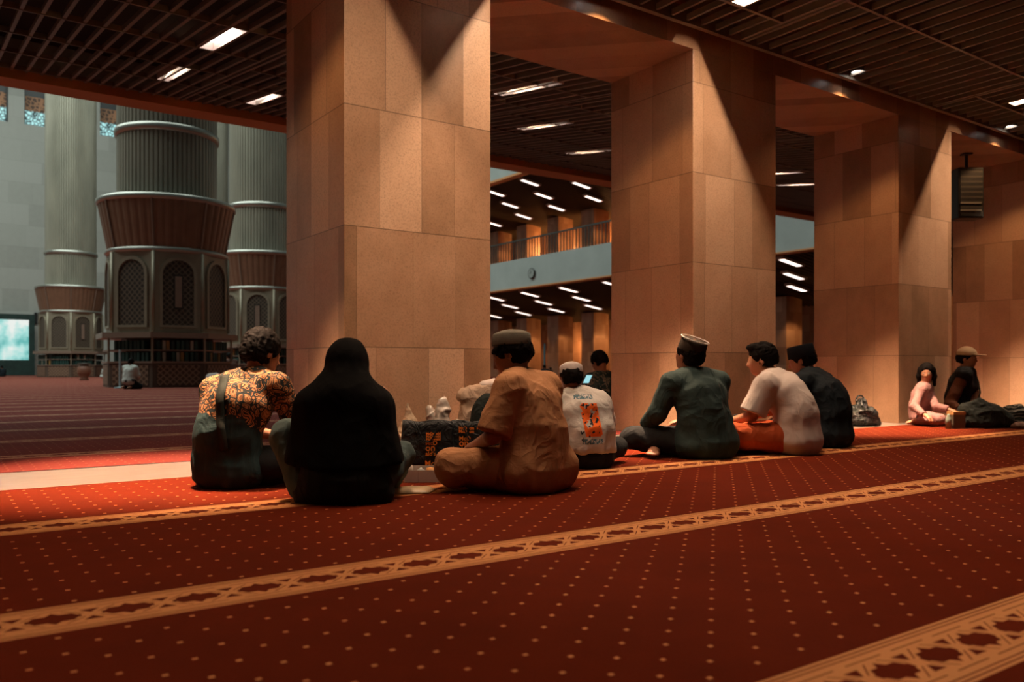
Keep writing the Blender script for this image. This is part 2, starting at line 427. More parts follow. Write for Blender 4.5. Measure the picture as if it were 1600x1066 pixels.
# ================================================================== galleries on the right
GX, GB, GT = 27.2, 5.19, 6.80
def gallery():
    o = MB().box(GX, GX+.4, YE+.5, 80, GB, GT).build('wall_gallery_parapet', M['concrete']); tag(o, kind='structure')
    tag(MB().box(GX-.05, GX+.5, YE+.5, 80, GB-.06, GB).build('trim_3', M['beam']), kind='structure')
    def soff(zf, nm, kn):
        s = .155; m = MB(); t = MB(); zr = zf-s*9.5
        m.hexa([(GX+.4, YE, zf+.12), (GX+9.9, YE, zr+.12), (GX+9.9, 80, zr+.12), (GX+.4, 80, zf+.12)],
               [(GX+.4, YE, zf+.3), (GX+9.9, YE, zr+.3), (GX+9.9, 80, zr+.3), (GX+.4, 80, zf+.3)])
        y = YE+1
        while y < 70:
            t.hexa([(GX+.4, y-.03, zf), (GX+9.9, y-.03, zr), (GX+9.9, y+.03, zr), (GX+.4, y+.03, zf)],
                   [(GX+.4, y-.03, zf+.1), (GX+9.9, y-.03, zr+.1), (GX+9.9, y+.03, zr+.1), (GX+.4, y+.03, zf+.1)]); y += .3
        a = m.build('ceiling_'+nm, M['plenum']); tag(a, kind='structure'); t.build('slats', M['slat_far'], a)
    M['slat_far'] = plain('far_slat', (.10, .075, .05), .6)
    soff(GB+.05, 'lower_gallery', 0); soff(11.75, 'upper_gallery', 1)
    tag(MB().box(GX, GX+.4, YE, 80, 11.7, 13.4).build('wall_upper_parapet', M['concrete']), kind='structure')
    tag(MB().box(GX-.04, GX+.45, YE, 80, 11.58, 11.7).build('trim_4', M['beam']), kind='structure')
    tag(MB().box(GX+.4, GX+10, YE, 80, GT-.9, GT-.75).build('floor_gallery', M['carpet_hall']), kind='structure')
    tag(MB().box(GX+9.6, GX+10, 6.7, 80, 0, 12).build('wall_right', M['stone_far']), kind='structure')
    # columns of the galleries
    n = 0
    for i in range(-6, 9):
        y = 36.6+3.57*i
        for lv, (z0, z1) in enumerate(((0, 4.15), (GT-.75, 10.7))):
            if i < -4 and lv: continue
            c = MB().box(-.62, .62, -.6, .6, z0, z1).build('gallery_pillar', M['stone_far'], loc=(34.7, y, 0))
            tag(c, ('stone pillar on the upper gallery behind the railing', 'stone pillar under the gallery at the back of the hall')[1-lv], 'pillar',
                ('pillars of the upper gallery', 'pillars under the gallery')[1-lv])
            if 30 < y < 62 or (i == -4):
                light('gallery_downlight', 'SPOT', (33.75, y+1.78, z1-.2), 160, (1, .50, .20), target=(34.9, y+1.78, z0), size=.1, spot=math.radians(95), blend=.4)
    # strip lamps: the first is built, the rest are copies
    proto = None
    for lv, zf in enumerate((GB+.02, 11.72)):
        for r_, xx in enumerate((28.6, 30.6, 32.6)):
            for q in range(11):
                y = 21.0+3.57*q+(1.3*r_)
                if not (20 < y < 54): continue
                if proto is None:
                    e = proto = empty('strip_light')
                    MB().box(-.72, .72, -.17, .17, -.1, .0).build('housing', M['housing'], e)
                    MB().box(-.58, .58, -.12, .135, -.112, -.1).build('diffuser', M['tube_far'], e)
                else: e = copy_tree(proto)
                e.location = (xx, y, zf-.155*(xx-GX-.4)-.03); e.rotation_euler = (0, math.atan(.155), 0)
                tag(e, ('white strip lamp in the soffit below the concrete parapet', 'white strip lamp in the high ceiling above the gallery railing')[lv], 'ceiling light',
                    ('strip lamps under the gallery', 'strip lamps over the gallery')[lv])
    # railing
    e = empty('railing', (GX+.15, 36, GT)); tag(e, 'dark metal railing on top of the grey gallery parapet', 'railing')
    MB().box(-.04, .04, -13, 13, 1.05, 1.13).build('top_rail', M['rail'], e)
    bb = None
    for q in range(100):
        yy = -12.8+.255*q
        if bb is None: b = bb = MB().box(-.02, .02, -.022, .022, 0, 1.06).build('baluster', M['rail'], e)
        else: b = bb.copy(); COL.objects.link(b); b.parent = e
        b.location = (0, yy, 0)
    # clock on the parapet
    p = W(828, 427, 45.6)
    e = empty('wall_clock', (GX-.02, p.y, p.z)); e.rotation_euler = (0, -math.pi/2, 0)
    MB().lathe([(.0, .0), (.26, 0), (.30, .03), (.30, .07), (.26, .09)], 32).build('rim', M['rail'], e, True)
    MB().lathe([(0, .085), (.25, .085)], 32).build('dial', plain('clock_dial', (.30, .33, .31), .5), e)
    MB().box(-.01, .16, -.012, .012, .09, .10).box(-.012, .012, -.01, .11, .09, .10).build('hands', M['black'], e)
    tag(e, 'round wall clock on the grey gallery parapet', 'clock')
    # black speakers on the pillars
    for (px, py, d, lb) in ((805, 396, 47, 'black speaker box on the upper gallery wall, left of the clock'), (853, 379, 45, 'black speaker box above the railing, right of the clock'),
                            (904, 362, 43, 'black speaker box above the railing beside the second pillar')):
        p = W(px, py, d*1.03)
        tag(MB().box(-.25, .25, -.28, .28, -.55, .55).build('speaker_box', M['black'], loc=(33.83, round((p.y-36.6)/3.57)*3.57+36.6, p.z), bevel=.03), lb, 'speaker')
M['rail'] = plain('dark_rail_metal', (.05, .05, .042), .5)
gallery()
for (gy, gz, pw) in ((44, 2.2, 60), (38, 2.6, 60), (40, 8.9, 220), (46, 8.9, 220), (20, 3, 40)):  # warm points without fittings, added behind the pillars to brighten the gallery walls
    light('gallery_wash', 'POINT', (35.9, gy, gz), pw, (1, .45, .15), size=.3)

# ================================================================== hall walls
def hallwall():
    Y = 85.0
    def px2x(px): t = (px-800)/FPX; return Y*(SN+CS*t)/(CS-SN*t)
    xs = [px2x(13-60.5*2), px2x(13-60.5), px2x(13)]
    z0, z1 = 22.3, 27.6
    m = MB(); wdw = []
    pw = px2x(38)-px2x(13); per = px2x(98.5)-px2x(38)
    x = px2x(38)-per*6
    m.box(-60, 40, Y, Y+1, 0, z0); m.box(-60, 40, Y, Y+1, z1, 36)
    xa = -60.0
    for i in range(13):
        a = x+per*i; b = a+per-pw
        if a < -60 or b > 40: continue
        m.box(xa, a, Y, Y+1, z0, z1); xa = b; wdw.append((a, b))
    m.box(xa, 40, Y, Y+1, z0, z1)
    tag(m.build('wall_far', M['hallwall']), kind='structure')
    glass = NT('patterned_daylight_glass'); o = glass.obj(); v = glass.vor(glass.scale(o, (1, 1, 1)), 3.6, 'DISTANCE_TO_EDGE')
    k = glass.math('LESS_THAN', v.outputs['Distance'], .10)
    glass.put(glass.b.inputs['Emission Color'], glass.mix(k, (.45, .85, .85), (.01, .03, .035))); glass.b.inputs['Emission Strength'].default_value = .9
    glass.done((.02, .03, .03), .3)
    lat = NT('orange_screen'); o = lat.obj(); v = lat.vor(o, 3.0, 'DISTANCE_TO_EDGE'); lat.done(lat.mix(lat.math('LESS_THAN', v.outputs['Distance'], .12), (.10, .05, .03), (.42, .2, .1)), .6)
    for i, (a, b) in enumerate(wdw):
        e = empty('window_%d' % (i+1), ((a+b)/2, Y+.5, z0)); tag(e, kind='structure'); hw = (b-a)/2
        MB().box(-hw, hw, .3, .34, .1, 1.45).build('glass', glass.m, e)
        MB().box(-hw, hw, .28, .36, 1.45, 2.75).build('screen', lat.m, e)
        MB().box(-hw, hw, .30, .40, 2.75, 5.4).box(-hw, -hw+.12, .2, .4, 0, 5.3).box(hw-.12, hw, .2, .4, 0, 5.3).box(-hw, hw, .1, .42, -.02, .12).build('frame', M['black'], e)  # black sheet above the screen stands in for the shade of the recess
    tag(MB().box(-60, -59, 6.6, 85, 0, 36).build('wall_left', M['hallwall']), kind='structure')
    tag(MB().box(40, 41, -9, 86, 0, 36).build('wall_outer_right', M['hallwall']), kind='structure')
    tag(MB().box(-17, 40, -10, -9, 0, 4.6).build('wall_back', M['stone']), kind='structure')
    tag(MB().box(-17, -16, -10, 6.6, 0, 4.6).build('wall_front_left', M['stone']), kind='structure')
    # screen
    sx0, sx1 = px2x(-60), px2x(43); fx1 = px2x(50.5); d = 73.5
    e = empty('projection_screen', ((sx0+sx1)/2, Y-1.2, 0)); tag(e, 'large glowing blue-white screen standing by the far wall at the left edge', 'screen')
    hw = (sx1-sx0)/2; fz = 5.35; D = Y-1.2
    MB().box(-hw-.5, hw+.45, 0, .3, 0, fz).build('stand_panel', plain('dark_green_panel', (.012, .035, .03), .5, 0, .8, 2), e)
    sm = NT('screen_picture'); o = sm.obj(); n = sm.noise(o, .55, 3); c = sm.ramp(n, [(.38, (.15, .55, .52)), (.5, (.45, .85, .80)), (.62, (.95, 1, .95))])
    sm.put(sm.b.inputs['Emission Color'], c); sm.b.inputs['Emission Strength'].default_value = .85; sm.done((.02, .02, .02), .4)
    MB().box(-hw, hw, -.03, 0, 1.35, 4.85).build('display', sm.m, e)
    for i, px in enumerate((55.5, 61)):
        tag(MB().box(-.11, .11, -.12, 0, 0, 1.0).build('wall_slot', M['black'], loc=(px2x(px), Y, 4.6)), ('narrow black slot in the far wall beside the screen', 'narrow black slot in the far wall, the one further from the screen')[i], 'vent')
hallwall()

# ================================================================== hall columns
def ngon_prism(mb, r, z0, z1, n, rot, r1=None):
    r1 = r if r1 is None else r1
    v = []
    for rr, z in ((r, z0), (r1, z1)):
        for k in range(n): a = rot+2*math.pi*(k+.5)/n; v.append((rr*math.cos(a), rr*math.sin(a), z))
    mb.add(v, [(k, (k+1) % n, n+(k+1) % n, n+k) for k in range(n)]+[tuple(range(n))[::-1], tuple(range(n, 2*n))])
def arch_shape(hw, z0, z1, n=10):
    zc = z1-hw; pts = [(-hw, z0), (hw, z0)]
    for i in range(n+1): a = math.pi*i/n; pts.append((hw*math.cos(a), zc+hw*math.sin(a)))
    return pts
BOOK = []
def hall_column(px, d, label, turn=0.0, books=4):
    base = W(px, HZ, d); base.z = 0
    tocam = math.atan2(-base.y, -base.x)
    e = empty('hall_column', base); tag(e, label, 'column')
    rot = tocam+turn
    # shaft
    fl = lambda k: (.0 if k % 4 < 3 else -.030)
    MB().lathe([(1.66, 6.4), (1.66, 30)], 4*68, flute=fl).build('shaft', M['steel'], e)
    MB().lathe([(1.66, 8.72), (1.73, 8.75), (1.75, 8.86), (1.73, 8.97), (1.66, 9.0)], 64).build('ring', M['steel_ring'], e, True)
    # basin: flared, ribbed, with a pale rim
    b = MB(); n = 144; fr = lambda k: (.0 if k % 3 else -.012)
    b.lathe([(1.95, 4.72), (2.26, 6.30)], n, flute=fr); b.build('basin', M['bronze'], e)
    MB().lathe([(2.26, 6.28), (2.32, 6.33), (2.32, 6.44), (2.24, 6.50), (1.60, 6.56)], 96).build('basin_rim', M['steel_ring'], e, True)
    for k in range(8):
        a = rot+2*math.pi*(k+.5)/8; MB().tube([(1.965*math.cos(a), 1.965*math.sin(a), 4.72), (2.275*math.cos(a), 2.275*math.sin(a), 6.30)], .035, 6).build('basin_rib', M['ledge'], e)
    MB().lathe([(1.92, 4.54), (2.04, 4.58), (2.04, 4.70), (1.95, 4.74)], 8*10).build('drum_collar', M['steel_ring'], e, True)
    # octagonal drum with arched lattice panels
    dm = MB(); ngon_prism(dm, 2.06, 1.85, 4.58, 8, rot); dm.build('drum', M['drum'], e)
    ap = 2.06*math.cos(math.pi/8)
    for k in range(8):
        a = rot+2*math.pi*k/8
        if math.cos(a-tocam) < -.1: continue
        nx, ny = math.cos(a), math.sin(a)
        def place(pts, off):
            return [(nx*(ap+off)-ny*u, ny*(ap+off)+nx*u, z) for u, z in pts]
        out = arch_shape(.60, 2.02, 4.42); inn = arch_shape(.50, 2.10, 4.30)
        fo, fi = place(out, .07), place(inn, .07); N = len(fo); bo = place(out, .0); bi = place(inn, .0)
        vs = fo+fi+bo+bi; fs = []
        for i in range(N):
            j = (i+1) % N; fs += [(i, j, N+j, N+i), (2*N+i, 2*N+j, j, i), (N+i, N+j, 3*N+j, 3*N+i)]
        af = meshobj('arch_frame', vs, fs, M['drum'], e)
        p = place(inn, .015); meshobj('lattice_panel', p, [tuple(range(N))], M['lattice'], af)
        if k == 0:
            q = place([(-.11, 2.7), (.11, 2.7), (.11, 3.75), (-.11, 3.75)], .05); sq = q
            bb = place([(-.15, 2.64), (.15, 2.64), (.15, 3.81), (-.15, 3.81)], .03); sf = meshobj('slot_frame', bb, [(0, 1, 2, 3)], M['black'], e); meshobj('slot_light', sq, [(0, 1, 2, 3)], M['ledge'], sf)
        cx, cy = 2.06*math.cos(a+math.pi/8), 2.06*math.sin(a+math.pi/8)
        MB().tube([(cx, cy, 1.9), (cx, cy, 4.56)], .055, 8).build('corner_post', M['drum'], e, True)
    g = MB(); ngon_prism(g, 2.40, 1.66, 1.84, 8, rot); g.build('ledge', M['ledge'], e)
    s = MB(); ngon_prism(s, 1.55, .85, 1.66, 8, rot); s.build('shelf_core', M['wood_dark'], e)
    s = MB(); ngon_prism(s, 2.18, 1.23, 1.27, 8, rot); ngon_prism(s, 2.22, .82, .88, 8, rot); s.build('shelf', M['ledge'], e)
    lo = MB(); ngon_prism(lo, 2.16, 0, .84, 8, rot); lo.build('base_cabinet', M['wood_dark'], e)
    al = 2.16*math.cos(math.pi/8)
    for k in range(8):
        a = rot+2*math.pi*k/8; nx, ny = math.cos(a), math.sin(a)
        if math.cos(a-tocam) < -.1: continue
        v = [(nx*(al+.02)-ny*u, ny*(al+.02)+nx*u, z) for u, z in ((-.68, .08), (.68, .08), (.68, .76), (-.68, .76))]
        meshobj('lattice_door', v, [(0, 1, 2, 3)], M['lattice_low'], e)
        px_, py_ = 2.17*math.cos(a+math.pi/8), 2.17*math.sin(a+math.pi/8)
        MB().tube([(px_, py_, .84), (px_, py_, 1.7)], .04, 6).build('shelf_post', M['drum'], e)
        if math.cos(a-tocam) > .25:
            rr = random.Random(int(px)*7+k)
            for zi, z in enumerate((.88, 1.27)):
                for q in range(9):
                    u = -.62+.15*q+rr.uniform(-.02, .02)
                    if rr.random() < .1: continue
                    BOOK.append((base.x+nx*(al-.14)-ny*u, base.y+ny*(al-.14)+nx*u, z, a, rr.randrange(5), label, zi))
    return e
hall_column(262, 29.6, 'huge fluted steel column with the widest basin, nearest of those in the hall', math.radians(10))
hall_column(111, 60, 'slim fluted steel column standing farthest left before the far wall', math.radians(22.5))
hall_column(411, 43, 'fluted steel column with a low basin, partly hidden by the nearest stone pillar', math.radians(-8))
e = hall_column(319, 60.5, 'fluted steel column mostly hidden behind the widest one', 0)
BOOK = [b for b in BOOK if 'mostly hidden' not in b[5]]
bm_ = [plain('book_cover', c, .6) for c in ((.014, .055, .045), (.02, .07, .06), (.012, .035, .03), (.30, .17, .05), (.35, .32, .25))]
bp = {}
for (x, y, z, a, ci, lb, zi) in BOOK[:290]:
    ci = (0, 1, 2, 0, 1)[ci] if random.Random(x*31+zi).random() < .85 else 3+ci % 2
    if ci not in bp: bp[ci] = o = MB().box(-.11, .11, -.05, .05, 0, .31).build('book', bm_[ci], bevel=.006)
    else: o = bp[ci].copy(); COL.objects.link(o)
    o.location = (x, y, z); o.rotation_euler = (0, 0, a)
    which = 'nearest hall column' if 'nearest' in lb and 'huge' in lb else ('farthest left hall column' if 'slim' in lb else 'hall column beside the nearest stone pillar')
    tag(o, '%s book on the %s shelf around the %s' % (('dark green', 'green', 'blackish green', 'ochre', 'pale')[ci], ('lower', 'upper')[zi], which), 'book', 'books on the %s shelf of the %s, %s' % (('lower', 'upper')[zi], which, ('dark green', 'green', 'blackish', 'ochre', 'pale')[ci]))
# ================================================================== modelling by distance field
# small voxel sculptor: rounded limbs, ellipsoids and cuts blended together, then skinned into one mesh
def rng_noise(P, sc, seed=0):
    """smooth value noise on points (N,3) -> [-1,1]"""
    Q = P*sc+seed*17.13; I = np.floor(Q).astype(np.int64); Fr = Q-I; Fr = Fr*Fr*(3-2*Fr)
    def h(i, j, k):
        n = (i*374761393+j*668265263+k*2147483647+seed*1274126177) & 0xffffffff
        n = ((n ^ (n >> 13))*1274126177) & 0xffffffff; n = n ^ (n >> 16)
        return (n & 0xffff)/32767.5-1.0
    r = 0
    for a in (0, 1):
        for b in (0, 1):
            for c in (0, 1):
                wgt = (Fr[:, 0] if a else 1-Fr[:, 0])*(Fr[:, 1] if b else 1-Fr[:, 1])*(Fr[:, 2] if c else 1-Fr[:, 2])
                r = r+wgt*h(I[:, 0]+a, I[:, 1]+b, I[:, 2]+c)
    return r
class SDF:
    def __init__(s, h=.009): s.h = h; s.ops = []
    def _a(s, v): return np.array(v, dtype=np.float64)
    def cap(s, a, b, ra, rb=None, k=.03, flat=None, fw=1.0, sub=False):
        """tapered limb; flat = direction along which it is widened fw times"""
        rb = ra if rb is None else rb; s.ops.append(('cap', s._a(a), s._a(b), ra, rb, k, None if flat is None else s._a(flat)/np.linalg.norm(s._a(flat)), fw, sub)); return s
    def chain(s, pts, rs, k=.03, **kw):
        for i in range(len(pts)-1): s.cap(pts[i], pts[i+1], rs[i], rs[i+1], k, **kw)
        return s
    def ell(s, c, r, R=None, k=.03, sub=False):
        s.ops.append(('ell', s._a(c), s._a(r), np.eye(3) if R is None else np.array(R), k, sub)); return s
    def cut(s, c, n, k=.004):      # removes what lies on the side n points to
        n = s._a(n); s.ops.append(('cut', s._a(c), n/np.linalg.norm(n), k)); return s
    def mesh(s):
        lo = np.full(3, 1e9); hi = -lo
        for o in s.ops:
            if o[0] == 'cap' and not o[8]:
                m = max(o[3], o[4])*max(1, o[7])+.02
                lo = np.minimum(lo, np.minimum(o[1], o[2])-m); hi = np.maximum(hi, np.maximum(o[1], o[2])+m)
            if o[0] == 'ell' and not o[5]:
                m = max(o[2])+.02; lo = np.minimum(lo, o[1]-m); hi = np.maximum(hi, o[1]+m)
        lo -= 2*s.h; hi += 2*s.h; n = np.ceil((hi-lo)/s.h).astype(int)+1
        ax = [lo[i]+s.h*np.arange(n[i]) for i in range(3)]
        F = np.full(n, .2, dtype=np.float32)
        def box(c0, c1):
            i0 = np.clip(np.floor((c0-lo)/s.h).astype(int), 0, n-1); i1 = np.clip(np.ceil((c1-lo)/s.h).astype(int)+1, 1, n)
            return tuple(slice(a, max(b, a+1)) for a, b in zip(i0, i1))
        for o in s.ops:
            if o[0] == 'cap':
                _, a, b, ra, rb, k, fl, fw, sub = o; m = max(ra, rb)*max(1, fw)+max(k, .02)+.02
                B = box(np.minimum(a, b)-m, np.maximum(a, b)+m)
                X, Y, Z = np.ix_(ax[0][B[0]], ax[1][B[1]], ax[2][B[2]]); x, y, z = X-a[0], Y-a[1], Z-a[2]; d = b-a
                if fl is not None:
                    pl = x*fl[0]+y*fl[1]+z*fl[2]; q = pl*(1-1/fw); dl = float(d@fl); dq = dl*(1-1/fw)
                    x, y, z = x-fl[0]*q, y-fl[1]*q, z-fl[2]*q; d = d-fl*dq
                L = max(float(d@d), 1e-9); t = np.clip((x*d[0]+y*d[1]+z*d[2])/L, 0, 1)
                D = np.sqrt((x-t*d[0])**2+(y-t*d[1])**2+(z-t*d[2])**2)-(ra+(rb-ra)*t)
            elif o[0] == 'ell':
                _, c, r, R, k, sub = o; m = max(r)+max(k, .02)+.02; B = box(c-m, c+m)
                X, Y, Z = np.ix_(ax[0][B[0]], ax[1][B[1]], ax[2][B[2]]); x, y, z = X-c[0], Y-c[1], Z-c[2]
                q = [(x*R[0, i]+y*R[1, i]+z*R[2, i]) for i in range(3)]
                k0 = np.sqrt(sum((q[i]/r[i])**2 for i in range(3))); k1 = np.sqrt(sum((q[i]/r[i]**2)**2 for i in range(3)))
                D = k0*(k0-1)/np.maximum(k1, 1e-6)
            else:
                _, c, nn, k = o; X, Y, Z = np.ix_(*ax); D = (X-c[0])*nn[0]+(Y-c[1])*nn[1]+(Z-c[2])*nn[2]
                hh = np.maximum(k-np.abs(F-D), 0)/k; F = np.maximum(F, D)+hh*hh*k/4; F = F.astype(np.float32); continue
            A = F[B]
            if sub: D = -D; hh = np.maximum(k-np.abs(A-D), 0)/k; F[B] = np.maximum(A, D)+hh*hh*k/4
            else: hh = np.maximum(k-np.abs(A-D), 0)/k; F[B] = np.minimum(A, D)-hh*hh*k/4
        # surface nets
        S = F < 0
        c = sum(S[i:n[0]-1+i, j:n[1]-1+j, l:n[2]-1+l].astype(np.int8) for i in (0, 1) for j in (0, 1) for l in (0, 1))
        act = (c > 0) & (c < 8); idx = -np.ones(act.shape, dtype=np.int64); cells = np.argwhere(act); idx[act] = np.arange(len(cells))
        acc = np.zeros((len(cells), 3)); cnt = np.zeros(len(cells))
        cor = [(i, j, l) for i in (0, 1) for j in (0, 1) for l in (0, 1)]
        for a in cor:
            for d in range(3):
                if a[d]: continue
                b = list(a); b[d] = 1
                fa = F[cells[:, 0]+a[0], cells[:, 1]+a[1], cells[:, 2]+a[2]]; fb = F[cells[:, 0]+b[0], cells[:, 1]+b[1], cells[:, 2]+b[2]]
                m = (fa < 0) != (fb < 0); t = np.where(m, fa/np.where(m, fa-fb, 1), 0)
                p = np.tile(np.array(a, float), (len(cells), 1)); p[:, d] = t
                acc[m] += p[m]; cnt += m
        V = lo+(cells+acc/cnt[:, None])*s.h
        quads = []
        for d in range(3):
            e, f = (d+1) % 3, (d+2) % 3
            sl = [slice(1, n[i]-1) for i in range(3)]; s2 = list(sl); sl[d] = slice(0, n[d]-1); s2[d] = slice(1, n[d])
            A = S[tuple(sl)]; Bq = S[tuple(s2)]; E = np.argwhere(A != Bq)
            for i in range(3):
                if i != d: E[:, i] += 1
            inside = S[E[:, 0], E[:, 1], E[:, 2]]
            def off(de, df):
                Q = E.copy(); Q[:, e] -= de; Q[:, f] -= df; return idx[Q[:, 0], Q[:, 1], Q[:, 2]]
            q = np.stack([off(1, 1), off(0, 1), off(0, 0), off(1, 0)], 1); q[~inside] = q[~inside][:, ::-1]; quads.append(q)
        Q = np.concatenate(quads); Q = Q[(Q >= 0).all(1)]
        # light smoothing
        nb = np.zeros_like(V); ct = np.zeros(len(V))
        for i in range(4):
            a, b = Q[:, i], Q[:, (i+1) % 4]
            np.add.at(nb, a, V[b]); np.add.at(nb, b, V[a]); np.add.at(ct, a, 1); np.add.at(ct, b, 1)
        V = V*.5+.5*nb/np.maximum(ct, 1)[:, None]
        return V, Q
def normals(V, Q):
    n = np.cross(V[Q[:, 2]]-V[Q[:, 0]], V[Q[:, 3]]-V[Q[:, 1]]); N = np.zeros_like(V)
    for i in range(4): np.add.at(N, Q[:, i], n)
    return N/np.maximum(np.linalg.norm(N, axis=1), 1e-9)[:, None]
def sculpt(name, sdf, mat, parent=None, origin=None, folds=None, floor=.002):
    """folds: list of (amp, scale_vec, seed, ridged)"""
    if isinstance(sdf, (list, tuple)):
        Vs = []; Qs = []; n0 = 0
        for q_ in sdf: a_, b_ = q_.mesh(); Vs.append(a_); Qs.append(b_+n0); n0 += len(a_)
        V = np.concatenate(Vs); Q = np.concatenate(Qs)
    else: V, Q = sdf.mesh()
    N = normals(V, Q)
    if folds:
        P = V-np.array(origin if origin is not None else (0, 0, 0)); D = 0
        for amp, sc, seed, ridged in folds:
            w_ = rng_noise(P*1.0, 5.0, seed+50)[:, None]*.05
            v = rng_noise((P+w_)*np.array(sc), 1.0, seed)
            if ridged: v = 1-2*np.abs(v)
            D = D+amp*v
        V = V+N*np.asarray(D)[:, None]
    if floor is not None: V[:, 2] = np.maximum(V[:, 2], floor)
    if origin is not None: V = V-np.array(origin)
    me = bpy.data.meshes.new(name); me.vertices.add(len(V)); me.vertices.foreach_set('co', V.astype(np.float32).ravel())
    me.loops.add(4*len(Q)); me.loops.foreach_set('vertex_index', Q.astype(np.int32).ravel())
    me.polygons.add(len(Q)); me.polygons.foreach_set('loop_start', np.arange(0, 4*len(Q), 4, dtype=np.int32)); me.polygons.foreach_set('loop_total', np.full(len(Q), 4, dtype=np.int32))
    me.update(calc_edges=True); me.validate(); me.polygons.foreach_set('use_smooth', [True]*len(me.polygons)); me.materials.append(mat)
    o = bpy.data.objects.new(name, me); COL.objects.link(o)
    if parent: o.parent = parent
    elif origin is not None: o.location = origin
    return o

